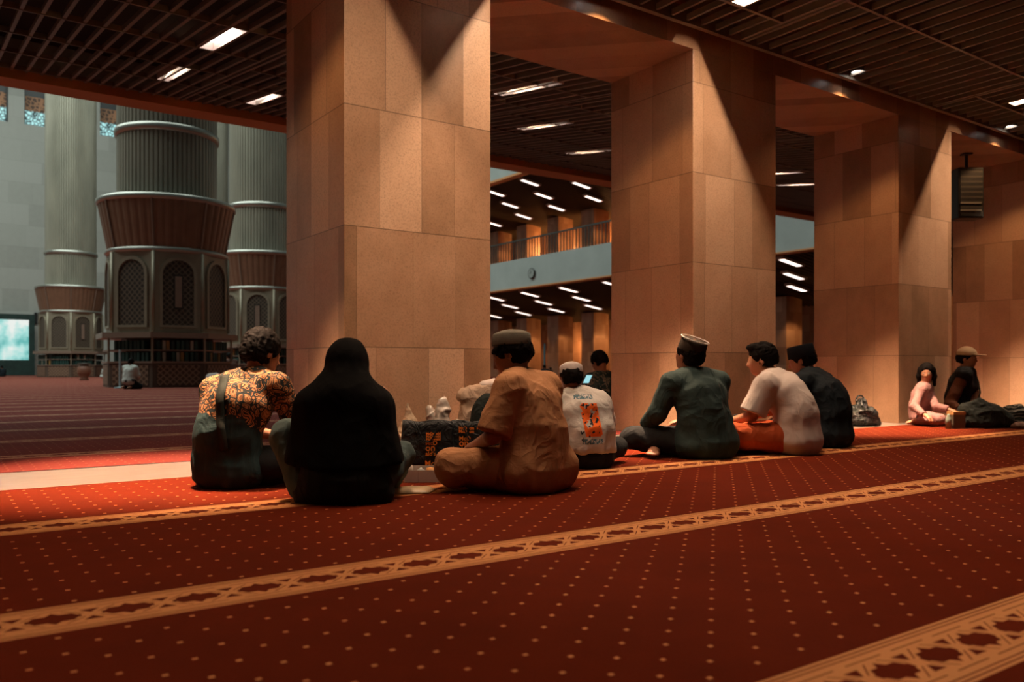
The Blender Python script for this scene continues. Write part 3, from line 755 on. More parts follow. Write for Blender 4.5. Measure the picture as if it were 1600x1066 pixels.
# ------------------------------------------------------------------ people
SKIN = plain('brown_skin', (.30, .135, .075), .5, 0, .1, 12, spec=.35)
SKIN2 = plain('light_brown_skin', (.42, .20, .115), .5, 0, .1, 12, spec=.35)
HAIR = plain('black_hair', (.006, .0045, .004), .7, 0, .3, 60, bump=.6, bsc=140, spec=.05)
def frame(yaw_deg, lean=0.0):
    """person frame: yaw 0 faces away from the viewer, positive turns to the left of the photo"""
    a = math.radians(yaw_deg); f = FW*math.cos(a)-RT*math.sin(a); r = RT*math.cos(a)+FW*math.sin(a)
    return r, f
class Person:
    def __init__(s, base, yaw, S=1.0, head_yaw=None, pitch=0, tilt=0, **J):
        s.b = Vector(base); s.S = S; s.H = S*.94; s.r, s.f = frame(yaw); s.hy = yaw if head_yaw is None else head_yaw; s.pitch = pitch; s.tilt = tilt
        D = dict(pelvis=(0, 0, .11), waist=(0, -.03, .27), chest=(0, .02, .43), neck=(0, .07, .56), head=(0, .11, .70),
                 shL=(-.175, .04, .525), shR=(.175, .04, .525), elL=(-.25, .14, .30), elR=(.25, .14, .30),
                 wrL=(-.13, .34, .22), wrR=(.13, .34, .22), hipL=(-.10, .03, .11), hipR=(.10, .03, .11),
                 knL=(-.33, .30, .12), knR=(.33, .30, .12), anL=(.10, .36, .06), anR=(-.10, .30, .06), toL=(.24, .33, .04), toR=(-.24, .27, .04))
        D.update(J); s.J = {k: s.pt(v) for k, v in D.items()}
    def pt(s, v):
        if isinstance(v, Vector): return v
        return s.b+(s.r*v[0]+s.f*v[1]+UP*v[2])*s.S
    def head_axes(s):
        r, f = frame(s.hy); p = math.radians(s.pitch); f2 = f*math.cos(p)-UP*math.sin(p); u = r.cross(f2)
        t = math.radians(s.tilt); r2 = r*math.cos(t)+u*math.sin(t); u2 = r2.cross(f2)
        return r2.normalized(), f2.normalized(), u2.normalized()
    def hp(s, x, y, z):
        r, f, u = s.head_axes(); return s.J['head']+(r*x+f*y+u*z)*s.H
    def HR(s):
        r, f, u = s.head_axes(); return np.array([[r.x, f.x, u.x], [r.y, f.y, u.y], [r.z, f.z, u.z]])
    def TR(s):
        return np.array([[s.r.x, s.f.x, 0], [s.r.y, s.f.y, 0], [s.r.z, s.f.z, 1]])
    def torso(s, q, e=0.0, belly=0.0):
        J, S = s.J, s.S; r = s.r
        q.ell(J['pelvis'], ((.165+e)*S, (.125+e)*S, (.115+e)*S), s.TR(), k=.05)
        q.cap(J['pelvis'], J['waist'], (.098+e)*S, (.095+e+belly)*S, .06, flat=r, fw=1.38)
        q.cap(J['waist'], J['chest'], (.095+e+belly)*S, (.105+e)*S, .06, flat=r, fw=1.36)
        m = J['chest'].lerp(J['neck'], .62); q.cap(J['chest'], m, (.105+e)*S, (.072+e*.7)*S, .06, flat=r, fw=1.5)
        q.cap(J['shL'], J['neck'].lerp(J['chest'], .12), (.052+e)*S, (.055+e*.7)*S, .05); q.cap(J['shR'], J['neck'].lerp(J['chest'], .12), (.052+e)*S, (.055+e*.7)*S, .05)
    def arm(s, q, sd, e=0.0, t0=0.0, t1=2.0, k=.025):
        """t 0..1 upper arm, 1..2 forearm"""
        J, S = s.J, s.S; a, b, c = J['sh'+sd], J['el'+sd], J['wr'+sd]
        if t1 <= 1: q.cap(a, a.lerp(b, t1), (.050+e)*S, (.044+e*1.25)*S, k); return
        q.cap(a, b, (.050+e)*S, (.040+e)*S, k)
        q.cap(b, b.lerp(c, min(1, t1-1)), (.038+e)*S, (.027+e*(1 if t1 < 2 else .8))*S, k)
    def leg(s, q, sd, e=0.0, t1=2.0, k=.03):
        J, S = s.J, s.S; a, b, c = J['hip'+sd], J['kn'+sd], J['an'+sd]
        q.cap(a, b, (.082+e)*S, (.056+e)*S, k); q.cap(b, b.lerp(c, min(1, t1-1)), (.054+e)*S, (.036+e)*S, k)
    def hand(s, q, sd, curl=.6, spread=1.0, dirv=None, side=None):
        J, S = s.J, s.S; w_ = J['wr'+sd]; d = (dirv or (w_-J['el'+sd])).normalized(); up = side or UP
        lat = d.cross(up).normalized(); nrm = lat.cross(d).normalized()
        palm = w_+d*.045*S; q.cap(w_, palm+d*.03*S, .024*S, .020*S, .012, flat=lat, fw=1.5)
        L = (.062, .072, .068, .052)
        for i, l in enumerate(L):
            o = (i-1.5)*.019*S; p = w_+d*.082*S+lat*o; r_ = .0085*S
            a1 = curl*.6; a2 = curl*1.5
            p1 = p+(d*math.cos(a1)-nrm*math.sin(a1)+lat*(i-1.5)*.06*spread)*l*.5*S; p2 = p1+(d*math.cos(a2)-nrm*math.sin(a2))*l*.5*S
            q.cap(p-d*.02*S, p1, r_*1.05, r_, .004); q.cap(p1, p2, r_, r_*.85, .003)
        sgn = -1 if sd == 'R' else 1
        t0 = w_+d*.02*S+lat*sgn*.022*S; t1 = t0+(d*.7+lat*sgn*.75)*.035*S; t2 = t1+(d*.95-nrm*.3)*.03*S
        q.cap(t0, t1, .012*S, .010*S, .008); q.cap(t1, t2, .010*S, .008*S, .003)
    def foot(s, q, sd):
        J, S = s.J, s.S; a, t = J['an'+sd], J['to'+sd]; d = (t-a).normalized(); lat = d.cross(UP).normalized()
        q.cap(a-d*.03*S, a, .034*S, .036*S, .02); q.cap(a, t-d*.03*S, .036*S, .026*S, .02, flat=lat, fw=1.25)
        for i in range(5):
            o = (i-2)*.0165*S; e = t-d*.03*S+lat*o; q.cap(e, e+d*(.042-.005*abs(i-1))*S, .012*S if i else .015*S, .009*S, .004)
    def head(s, q):
        S = s.H; R = s.HR(); P = s.hp
        q.ell(P(0, -.012, .025), (.076*S, .096*S, .092*S), R, k=.02)
        q.ell(P(0, .030, -.035), (.060*S, .066*S, .080*S), R, k=.03)
        q.ell(P(0, .052, -.085), (.034*S, .032*S, .026*S), R, k=.03)
        q.ell(P(0, .070, -.005), (.052*S, .022*S, .050*S), R, k=.02)
        q.ell(P(.031, .088, .004), (.017*S, .014*S, .012*S), R, k=.010, sub=True); q.ell(P(-.031, .088, .004), (.017*S, .014*S, .012*S), R, k=.010, sub=True)
        q.ell(P(.030, .083, .003), (.013*S, .010*S, .010*S), R, k=.003); q.ell(P(-.030, .083, .003), (.013*S, .010*S, .010*S), R, k=.003)
        q.cap(P(0, .088, .012), P(0, .108, -.028), .008*S, .0125*S, .010); q.ell(P(0, .097, -.032), (.018*S, .012*S, .010*S), R, k=.008)
        q.ell(P(0, .088, -.060), (.024*S, .012*S, .007*S), R, k=.006); q.ell(P(0, .085, -.071), (.020*S, .012*S, .008*S), R, k=.006)
        for sg in (-1, 1):
            q.ell(P(sg*.078, -.005, -.008), (.010*S, .019*S, .032*S), R, k=.008); q.ell(P(sg*.088, -.002, -.006), (.006*S, .010*S, .018*S), R, k=.005, sub=True)
        nk = s.J['neck']; q.cap(nk, P(0, -.018, -.055), .058*S, .056*S, .03)
    def hair(s, q, e=.010, front=True, nape=-.075, full=.0, top=None):
        """close cap of hair leaving face and ears free"""
        S = s.H; R = s.HR(); P = s.hp
        q.ell(P(0, -.020, .030), ((.078+e)*S, (.098+e)*S, (.094+e+full)*S), R, k=.01)
        q.ell(P(0, -.045, -.015), ((.068+e)*S, (.070+e)*S, (.075+e)*S), R, k=.02)
        q.ell(P(0, .085, -.045), (.078*S, .082*S, .085*S), R, k=.012, sub=True)
        r, f, u = s.head_axes(); q.cut(P(0, 0, nape), -u-f*.25)
        if top is not None: q.cut(P(0, 0, top), u)
        for sg in (-1, 1): q.ell(P(sg*.092, .022, -.045), (.030*S, .040*S, .050*S), R, k=.01, sub=True)
def body_mesh(p, name='person', hands=('L', 'R'), feet=('L', 'R'), h=.008, skin=None, curl=.7):
    q = SDF(h); p.torso(q); 
    for sd in 'LR': p.arm(q, sd); p.leg(q, sd)
    for sd in hands: p.hand(q, sd, curl)
    for sd in feet: p.foot(q, sd)
    p.head(q)
    return sculpt(name, q, skin or SKIN, origin=(p.b.x, p.b.y, 0))
def eyes(p, parent):
    for sg in (-1, 1):
        q = MB(); c = p.hp(sg*.030, .0915, .004)-Vector((p.b.x, p.b.y, 0)); r, f, u = p.head_axes(); S = p.H
        vs = []; fs = []
        n = 12
        for j, (rr, dd) in enumerate(((0.0001, .0028), (.0055, .0022), (.0105, -.001))):
            for k in range(n): a = 2*math.pi*k/n; vs.append(c+(r*math.cos(a)*rr*1.2+u*math.sin(a)*rr*.62+f*dd)*S)
        for j in range(2):
            for k in range(n): fs.append((j*n+k, j*n+(k+1) % n, (j+1)*n+(k+1) % n, (j+1)*n+k))
        o = q.add(vs, fs).build('eye', plain('eye_white', (.5, .45, .4), .3), parent, True); o.data.materials.append(HAIR)
        for i, pl in enumerate(o.data.polygons): pl.material_index = 1 if i < n else 0
def lathe_head(p, name, prof, mat, parent, off=(0, 0, 0), back=0.0, n=40, ry=1.18):
    """cap or hat turned on the head: prof radius/height in head axes"""
    r, f, u = p.head_axes(); cb = math.cos(back); sb = math.sin(back); f2 = f*cb+u*sb; u2 = u*cb-f*sb
    c = p.hp(*off)-Vector((p.b.x, p.b.y, 0)); vs = []; fs = []
    for rr, z in prof:
        for k in range(n): a = 2*math.pi*k/n; vs.append(c+(r*math.cos(a)*rr+f2*math.sin(a)*rr*ry+u2*z)*p.H)
    for i in range(len(prof)-1):
        for k in range(n): fs.append((i*n+k, i*n+(k+1) % n, (i+1)*n+(k+1) % n, (i+1)*n+k))
    fs.append(tuple(range((len(prof)-1)*n, len(prof)*n)))
    return MB().add(vs, fs).build(name, mat, parent, True)
# ================================================================== the people
FOLD = [(.008, (6, 6, 4.5), 1, False), (.0065, (10, 10, 7), 21, True), (.004, (22, 22, 12), 2, True)]
FOLD2 = [(.008, (5, 5, 4), 3, False), (.0065, (12, 12, 3.6), 22, True), (.0045, (7, 7, 15), 4, True)]
def gpt(px, d):
    v = W(px, HZ, d); v.z = 0; return v
def shirt(p, root, mat, name='shirt', e=.020, belly=0., t1=2.0, arms='LR', h=.0085, folds=FOLD, hem=None, extra=None, eb=.014, k=.02, flare=.010):
    q = SDF(h); p.torso(q, e, belly); qs = [q]
    for sd in arms: p.arm(q, sd, eb, t1=min(t1, .55) if t1 < 1.2 else 1.0 if t1 <= 1 else min(t1, 1.15))
    for sd in arms:      # the sleeve itself ends in a clean cuff
        w = SDF(h*.9); a, b, c = p.J['sh'+sd], p.J['el'+sd], p.J['wr'+sd]; S = p.S
        if t1 <= 1.2:
            d = (b-a).normalized(); c0 = a.lerp(b, min(t1, 1.0)); w.cap(a.lerp(b, .12), c0+d*.06, (.048+eb)*S, (.050+eb+flare)*S, .01); w.cut(c0, d, .004)
        else:
            c0 = b.lerp(c, t1-1); d = (c-b).normalized(); w.cap(a.lerp(b, .2), b, (.047+eb)*S, (.043+eb)*S, .02); w.cap(b, c0+d*.05, (.041+eb)*S, (.031+eb)*S, .02); w.cut(c0, d, .004)
        qs.append(w)
    if hem is not None: q.ell(p.pt((0, -.01, hem)), ((.185+e)*p.S, (.15+e)*p.S, .09*p.S), p.TR(), k=.06)
    if extra: extra(q)
    nk = p.J['neck']
    q.cap(nk+UP*.030*p.S, p.hp(0, -.018, -.03), .062*p.S, .05*p.S, k=.006, sub=True)
    return sculpt(name, qs, mat, root, origin=(p.b.x, p.b.y, 0), folds=folds)
def trousers(p, root, mat, name='trousers', e=.020, t1=1.85, h=.0085, folds=FOLD, extra=None):
    q = SDF(h); q.ell(p.J['pelvis'], ((.165+e*.8)*p.S, (.13+e*.8)*p.S, (.115+e*.5)*p.S), p.TR(), k=.05)
    for sd in 'LR': p.leg(q, sd, e, t1)
    if extra: extra(q)
    return sculpt(name, q, mat, root, origin=(p.b.x, p.b.y, 0), folds=folds)
def hair(p, root, **kw):
    q = SDF(.006); p.hair(q, **kw)
    return sculpt('hair', q, HAIR, root, origin=(p.b.x, p.b.y, 0), folds=[(.004, (38, 38, 38), 5, True), (.003, (75, 75, 75), 6, False)])

# ---- materials
M['batik'] = NT('patterned_shirt'); m = M['batik']; o = m.obj(); x, y, z = m.xyz(o)
wv = m.node('ShaderNodeTexNoise'); m.put(wv.inputs['Vector'], o); wv.inputs['Scale'].default_value = 7; wv.inputs['Detail'].default_value = 2
ov = m.node('ShaderNodeVectorMath', operation='ADD'); m.put(ov.inputs[0], o); sc_ = m.node('ShaderNodeVectorMath', operation='SCALE'); m.put(sc_.inputs[0], wv.outputs['Color']); sc_.inputs[3].default_value = .26; m.put(ov.inputs[1], sc_.outputs[0])
vd = m.vor(ov.outputs[0], 20, 'DISTANCE_TO_EDGE'); vc = m.vor(ov.outputs[0], 20, 'F1'); rr = m.xyz(vc.outputs['Color'])[0]
ring = m.math('FRACT', m.math('MULTIPLY', vc.outputs['Distance'], 4.2))
pc = m.ramp(m.math('ADD', m.math('MULTIPLY', ring, .55), m.math('MULTIPLY', rr, .45)), [(.32, (.010, .012, .011)), (.40, (.34, .115, .028)), (.58, (.42, .22, .10)), (.80, (.14, .045, .014))])
pc = m.mix(m.math('LESS_THAN', vd.outputs['Distance'], .09), pc, (.014, .018, .018))
low = m.mix(m.noise(o, 4), (.010, .024, .026), (.018, .040, .042))
edge = m.math('ADD', z, m.math('MULTIPLY', m.math('SUBTRACT', m.noise(o, 5, 2), .5), .20))
um = m.math('SUBTRACT', m.math('MULTIPLY', x, CS), m.math('MULTIPLY', y, SN)); sidew = m.math('ADD', edge, m.math('MULTIPLY', m.math('MULTIPLY', m.math('SUBTRACT', um, .04), 9.0, clamp=True), .12))
c = m.mix(m.math('GREATER_THAN', sidew, .415), low, pc)
m.bump(m.noise(m.scale(o, (1, 1, .55)), 9, 3, .5, 1.2), .5, .03)
M['batik'] = m.done(c, .8, 0, .2)
BATIK_T = .415
M['abaya'] = cloth('black_hijab_cloth', (.0045, .0042, .0040), .2, .35, 7, .9, spec=.08)
M['jeans'] = cloth('grey_green_denim', (.060, .088, .085), .2, .4)
M['dark'] = cloth('dark_trousers', (.012, .013, .014), .2, .5)
M['brown'] = cloth('tan_brown_cotton', (.40, .185, .082), .10, .55, 10)
M['white_t'] = NT('white_printed_tshirt'); m = M['white_t']; o = m.obj(); x, y, z = m.xyz(o)
u_ = m.math('SUBTRACT', m.math('MULTIPLY', x, CS), m.math('MULTIPLY', y, SN)); f_ = m.math('ADD', m.math('MULTIPLY', x, SN), m.math('MULTIPLY', y, CS))
def band_(m, v, a, b): return m.math('MULTIPLY', m.math('GREATER_THAN', v, a), m.math('LESS_THAN', v, b))
bk = m.math('LESS_THAN', f_, .06)
n1 = m.noise(o, 22, 2); n2 = m.noise(o, 40, 1)
og = m.math('MULTIPLY', m.math('MULTIPLY', band_(m, m.math('SUBTRACT', u_, m.math('MULTIPLY', m.math('SUBTRACT', .42, z), .18)), -.055, .060), band_(m, z, .215, .43)), m.math('GREATER_THAN', n1, .43))
bl = m.math('MULTIPLY', m.math('MULTIPLY', band_(m, u_, -.05, .075), band_(m, z, .19, .43)), m.math('GREATER_THAN', n2, .60))
tx = m.math('MULTIPLY', m.math('MAXIMUM', m.math('MULTIPLY', band_(m, z, .455, .485), band_(m, u_, -.09, .035)), m.math('MULTIPLY', band_(m, z, .165, .200), band_(m, u_, -.04, .095))), m.math('GREATER_THAN', m.noise(m.scale(o, (1, 1, .5)), 90, 1), .47))
c = m.mix(m.noise(o, 5), (.44, .41, .37), (.52, .48, .44)); c = m.mix(m.math('MULTIPLY', og, bk), c, (.80, .13, .015)); c = m.mix(m.math('MULTIPLY', bl, bk), c, (.02, .02, .025)); c = m.mix(m.math('MULTIPLY', tx, bk), c, (.07, .13, .16))
m.bump(m.noise(o, 9, 3, .5, 1.2), .5, .03); M['white_t'] = m.done(c, .85, 0, .2)
M['teal'] = cloth('dark_green_shirt_cloth', (.022, .040, .038), .15, .6, 8)
M['white_s'] = cloth('white_cotton_knit', (.56, .47, .42), .05, .35, 8)
M['navy'] = cloth('dark_navy_cloth', (.008, .013, .017), .2, .4)
M['sarong'] = cloth('rust_orange_sarong', (.40, .070, .018), .15, .6)
M['pink'] = NT('pink_pyjama'); m = M['pink']; o = m.obj(); sp = m.vor(o, 26, 'F1'); c = m.mix(m.math('LESS_THAN', sp.outputs['Distance'], .2), (.30, .155, .145), (.20, .10, .095)); m.bump(m.noise(o, 14, 3, .5, 1), .6, .02); M['pink'] = m.done(c, .85, 0, .2)
M['camo'] = NT('leafy_patterned_shirt'); m = M['camo']; o = m.obj(); c = m.ramp(m.noise(o, 17, 3, .6, .8), [(.42, (.010, .022, .024)), (.52, (.03, .05, .048)), (.60, (.22, .17, .12)), (.66, (.02, .035, .035))]); M['camo'] = m.done(c, .85, 0, .2)
M['capgrey'] = plain('grey_knit_cap', (.14, .125, .098), .9, 0, .2, 30, bump=.5, bsc=150, spec=.1)
M['capwhite'] = plain('white_knit_cap', (.44, .38, .35), .9, 0, .2, 40, bump=.5, bsc=170, spec=.1)
M['capblack'] = plain('black_velvet_cap', (.006, .007, .010), .85, 0, .2, 30, spec=.1)
M['capdark'] = plain('dark_felt_cap', (.035, .028, .022), .85, 0, .2, 30, spec=.1)
M['piping'] = plain('white_piping', (.62, .60, .56), .6)
M['thobe'] = cloth('far_white_cloth', (.50, .52, .48), .06, .3)
M['strap'] = plain('dark_strap_webbing', (.022, .026, .022), .8, spec=.1)

def peaci(p, root, mat, h=.075, r=.090, back=.0, z0=.03, top=None, name='cap', dy=-.012, ry=1.2, dome=0.0):
    prof = [(r*1.01, z0), (r*1.02, z0+.004), (r, z0+h*.5), (r*.965, z0+h*.93), (r*.93, z0+h), (r*.80, z0+h+dome*.35), (r*.5, z0+h+dome*.8), (r*.15, z0+h+dome)]
    return lathe_head(p, name, prof, mat, root, (0, dy, 0), back, ry=ry)

# 1 ---- man in the patterned shirt
p = Person(gpt(372, 4.64), -22, 1.07, head_yaw=-42, pitch=18, tilt=6, neck=(.03, .09, .565), head=(.055, .13, .695), shL=(-.165, .02, .50), shR=(.19, .07, .515), chest=(0, .0, .42), waist=(-.03, -.05, .26), pelvis=(-.04, -.02, .11),
           elR=(.235, .20, .30), wrR=(.20, .42, .22), elL=(-.20, .20, .29), wrL=(-.02, .40, .22), knR=(.36, .24, .10), anR=(.06, .40, .06), knL=(-.27, .34, .12))
r1 = body_mesh(p); tag(r1, 'man in an orange and black patterned shirt seated left of the woman in black', 'person')
def ex(q):
    q.ell(p.pt((-.01, -.05, .07)), (.185, .145, .10), p.TR(), k=.06)
    q.cap(p.pt((-.07, -.07, .30)), p.pt((-.085, -.07, .10)), .105, .11, .06)
sh = shirt(p, r1, M['batik'], e=.026, t1=1.35, extra=ex, eb=.020, folds=FOLD2)
trousers(p, r1, M['dark']); hair(p, r1, e=.016, nape=-.085, full=.008)
q = SDF(.007); q.cap(p.J['neck']+UP*.008-p.f*.01, p.J['neck']+UP*.040+p.f*.005, .068, .064, .01); q.cap(p.J['neck']+UP*.03, p.J['neck']+UP*.09, .056, .05, k=.004, sub=True); q.cut(p.J['neck']+UP*.046, (0, 0, 1)); sculpt('collar', q, cloth('collar_cloth', (.05, .06, .055)), sh, origin=(p.b.x, p.b.y, 0))
# strap over the back of the shirt: follows the sculpted shirt surface
def strap_on(p, root, pts, w_, mat, shobj, name='shoulder_strap', lift=.010):
    """ribbon pressed on to the near side of a garment mesh"""
    from mathutils.bvhtree import BVHTree
    me = shobj.data; bvh = BVHTree.FromPolygons([v.co.copy() for v in me.vertices], [tuple(pl.vertices) for pl in me.polygons])
    og = Vector((p.b.x, p.b.y, 0)); L = []
    for i in range(len(pts)-1):
        for k in range(8): L.append(Vector(pts[i]).lerp(Vector(pts[i+1]), k/8))
    L.append(Vector(pts[-1])); vs = []
    cam0 = Vector((0, 0, CAMH))
    for i, q in enumerate(L):
        t = (L[min(i+1, len(L)-1)]-L[max(i-1, 0)]); t = t/t.length; sd = Vector((-t.y, t.x))
        row = []
        for s_ in (-1, 1):
            a = q+sd*s_*w_/2; dirv = (W(a.x, a.y, 1.0)-cam0).normalized()
            hit = bvh.ray_cast(cam0-og, dirv, 20)[0]
            if hit is None: hit = row[-1] if row else (vs[-2] if vs else W(a.x, a.y, 4.5)-og)
            else: hit = hit-dirv*lift
            row.append(hit)
        vs += [Vector(row[0]), Vector(row[1])]
    fs = [(2*i, 2*i+1, 2*i+3, 2*i+2) for i in range(len(L)-1)]
    o = meshobj(name, vs, fs, mat, root, True); m_ = o.modifiers.new('s', 'SOLIDIFY'); m_.thickness = .003
    return o
strap_on(p, r1, [(352, 583), (343, 620), (344, 660), (350, 705)], 13, M['strap'], sh)

# 2 ---- woman in the black hijab
p = Person(gpt(537, 4.10), 2, .98, head_yaw=2, pitch=14, knL=(-.30, .10, .33), anL=(-.20, .34, .05), toL=(-.22, .44, .03), knR=(.26, .22, .21), anR=(.20, .40, .05), toR=(.22, .50, .03),
           hipL=(-.11, .04, .11), hipR=(.11, .04, .11), elL=(-.23, .12, .30), elR=(.23, .12, .30), wrL=(-.10, .33, .25), wrR=(.10, .33, .25), head=(.005, .10, .695))
r1 = body_mesh(p); tag(r1, 'woman in a long black hijab seated with her back to the viewer', 'person')
trousers(p, r1, M['jeans'], e=.018, t1=1.95, extra=lambda q: q.cap(p.pt((-.315, .09, .30)), p.pt((-.205, -.02, .08)), .062, .062, .05).cap(p.pt((.26, .12, .19)), p.pt((.19, .0, .08)), .05, .055, .05))
q = SDF(.009); q.ell(p.pt((0, -.01, .10)), (.205, .165, .135), p.TR(), k=.05); q.cap(p.pt((0, -.02, .12)), p.pt((0, .0, .40)), .15, .12, .05, flat=p.r, fw=1.3); q.cap(p.pt((-.18, -.02, .04)), p.pt((.18, -.02, .04)), .07, .07, .06)
sculpt('dress', q, cloth('black_dress_cloth', (.007, .0065, .0055), .2, .6), r1, origin=(p.b.x, p.b.y, 0), folds=FOLD2)
q = SDF(.008); R = p.HR()
q.ell(p.hp(0, -.012, .022), (.093, .113, .106), R, k=.03); q.ell(p.hp(0, .0, -.05), (.082, .09, .10), R, k=.04)
q.ell(p.hp(0, .105, -.02), (.055, .06, .078), R, k=.015, sub=True)
q.cap(p.hp(0, -.03, -.02), p.pt((0, .02, .52)), .088, .125, .06, flat=p.r, fw=1.05)
q.cap(p.pt((0, .04, .55)), p.pt((-.155, .02, .475)), .085, .078, .09); q.cap(p.pt((0, .04, .55)), p.pt((.155, .02, .475)), .085, .078, .09)
q.cap(p.pt((0, .02, .47)), p.pt((0, -.005, .17)), .135, .172, .07, flat=p.r, fw=1.50)
q.cap(p.pt((-.15, .02, .46)), p.pt((-.205, .03, .20)), .075, .085, .06); q.cap(p.pt((.15, .02, .46)), p.pt((.205, .03, .20)), .075, .085, .06)
q.cut(p.pt((0, 0, .195)), -UP+p.f*.12, .01)
sculpt('hijab', q, M['abaya'], r1, origin=(p.b.x, p.b.y, 0), folds=[(.007, (7, 7, 2.0), 7, True), (.003, (15, 15, 6), 8, True)])

# 3 ---- man in tan brown
p = Person(gpt(826, 4.50), 50, 1.09, head_yaw=76, pitch=27, tilt=-2, neck=(.0, .08, .55), head=(.0, .12, .678), chest=(0, .0, .42), waist=(0, -.04, .27), shL=(-.160, -.01, .505), shR=(.185, .03, .505),
           elL=(-.250, .02, .280), wrL=(-.12, .27, .20), elR=(.25, .14, .30), knL=(-.29, .245, .125), anL=(.02, .42, .05), toL=(.14, .42, .03), knR=(.33, .34, .10))
r1 = body_mesh(p); tag(r1, 'man in tan brown tunic and trousers with a grey knit cap', 'person')
def ex(q):
    q.cap(p.pt((-.10, -.06, .10)), p.pt((.12, -.06, .10)), .135, .135, .06); q.cap(p.pt((0, -.06, .30)), p.pt((0, -.05, .12)), .13, .15, .06, flat=p.r, fw=1.3)
    q.cap(p.pt((-.10, .02, .10)), p.pt((-.20, .18, .08)), .10, .085, .05)
shirt(p, r1, M['brown'], name='tunic', e=.026, t1=.95, extra=ex, eb=.024, folds=FOLD2)
trousers(p, r1, M['brown'], e=.030, t1=1.8, folds=FOLD2, extra=lambda q: q.cap(p.J['knL']-UP*.03, p.J['anL']+UP*.01, .085, .06, .04))
hair(p, r1, e=.012, nape=-.095, top=.055)
peaci(p, r1, M['capgrey'], h=.062, r=.092, z0=.040, back=.42, dome=.024, ry=1.16)
q = SDF(.006); q.ell(p.hp(0, .072, -.098), (.030, .024, .028), p.HR(), k=.01); sculpt('goatee', q, HAIR, r1, origin=(p.b.x, p.b.y, 0))

# 4 ---- boy in white t-shirt
p = Person(gpt(916, 5.52), 8, .87, head_yaw=12, pitch=10, neck=(-.07, .07, .55), head=(-.10, .09, .690), chest=(-.03, .0, .42), shL=(-.21, .04, .50), shR=(.11, .03, .49), waist=(0, -.04, .27),
           elL=(-.26, .16, .30), elR=(.19, .14, .30), pelvis=(.0, 0, .10))
r1 = body_mesh(p); tag(r1, 'boy in a white printed t-shirt and white skullcap', 'person')
shirt(p, r1, M['white_t'], e=.030, t1=.95, eb=.030, folds=FOLD, name='t_shirt', extra=lambda q: q.cap(p.pt((.0, -.045, .26)), p.pt((.0, -.04, .17)), .125, .135, .05, flat=p.r, fw=1.32).cut(p.pt((0, 0, .115)), -UP, .01))
trousers(p, r1, M['dark'], extra=lambda q: q.ell(p.pt((0, -.02, .08)), (.175, .14, .10), p.TR(), k=.05))
hair(p, r1, e=.012, nape=-.080, top=.05)
peaci(p, r1, M['capwhite'], h=.065, r=.096, z0=.025, back=-.05, dome=.032, ry=1.16)

# 5 ---- man in leafy shirt, half hidden by the second pillar
p = Person(gpt(946, 9.35), 35, 1.02, head_yaw=40, pitch=30, head=(.0, .11, .715))
r1 = body_mesh(p, h=.012); tag(r1, 'man in a dark leafy patterned shirt half hidden behind the second pillar', 'person')
shirt(p, r1, M['camo'], h=.012, e=.02, t1=1.0); trousers(p, r1, M['navy'], h=.012); hair(p, r1, e=.012)
e = empty('mobile_phone', W(918, 592, 9.05)); e.rotation_euler = (.9, 0, -.35)
MB().box(-.036, .036, -.004, .004, -.075, .075).build('case', M['black'], e); MB().box(-.033, .033, -.006, -.004, -.07, .07).build('screen', emis('phone_glow', (.4, .8, .85), .9), e)
tag(e, 'glowing phone held by the man behind the second pillar', 'phone')

# 6 ---- man in dark green shirt
p = Person(gpt(1092, 6.12), 28, 1.10, head_yaw=38, pitch=-4, tilt=-3, neck=(-.01, .07, .555), head=(-.015, .085, .690), shL=(-.20, .03, .50), shR=(.19, .02, .50), chest=(0, -.01, .42), waist=(0, -.05, .27),
           elL=(-.27, .10, .30), wrL=(-.26, .24, .20), elR=(.26, .12, .30), knL=(-.36, .26, .125), anL=(-.10, .33, .055), toL=(.0, .30, .04), anR=(-.26, .14, .05), toR=(-.37, .03, .035), knR=(.20, .32, .11))
r1 = body_mesh(p); tag(r1, 'man in a dark green shirt wearing a dark cap with a white edge', 'person')
def ex(q):
    q.ell(p.pt((.02, -.06, .08)), (.225, .16, .11), p.TR(), k=.06); q.cap(p.pt((.0, -.06, .32)), p.pt((.04, -.07, .12)), .125, .16, .06, flat=p.r, fw=1.32)
shirt(p, r1, M['teal'], e=.026, t1=1.9, extra=ex, eb=.022, folds=FOLD2)
trousers(p, r1, M['dark'], t1=1.75); hair(p, r1, e=.010, nape=-.09, top=.05)
o = peaci(p, r1, M['capdark'], h=.085, r=.090, z0=.028, back=.28, ry=1.18, dome=.002)
r_, f_, u_ = p.head_axes(); b_ = .28; f2 = f_*math.cos(b_)+u_*math.sin(b_); u2 = u_*math.cos(b_)-f_*math.sin(b_); c0 = p.hp(0, -.012, 0)-Vector((p.b.x, p.b.y, 0))
MB().tube([c0+(r_*math.cos(a)*.087+f2*math.sin(a)*.087*1.18+u2*.112)*1.1 for a in [2*math.pi*k/40 for k in range(41)]], .0035, 6).build('cap_edge', M['piping'], o, True)

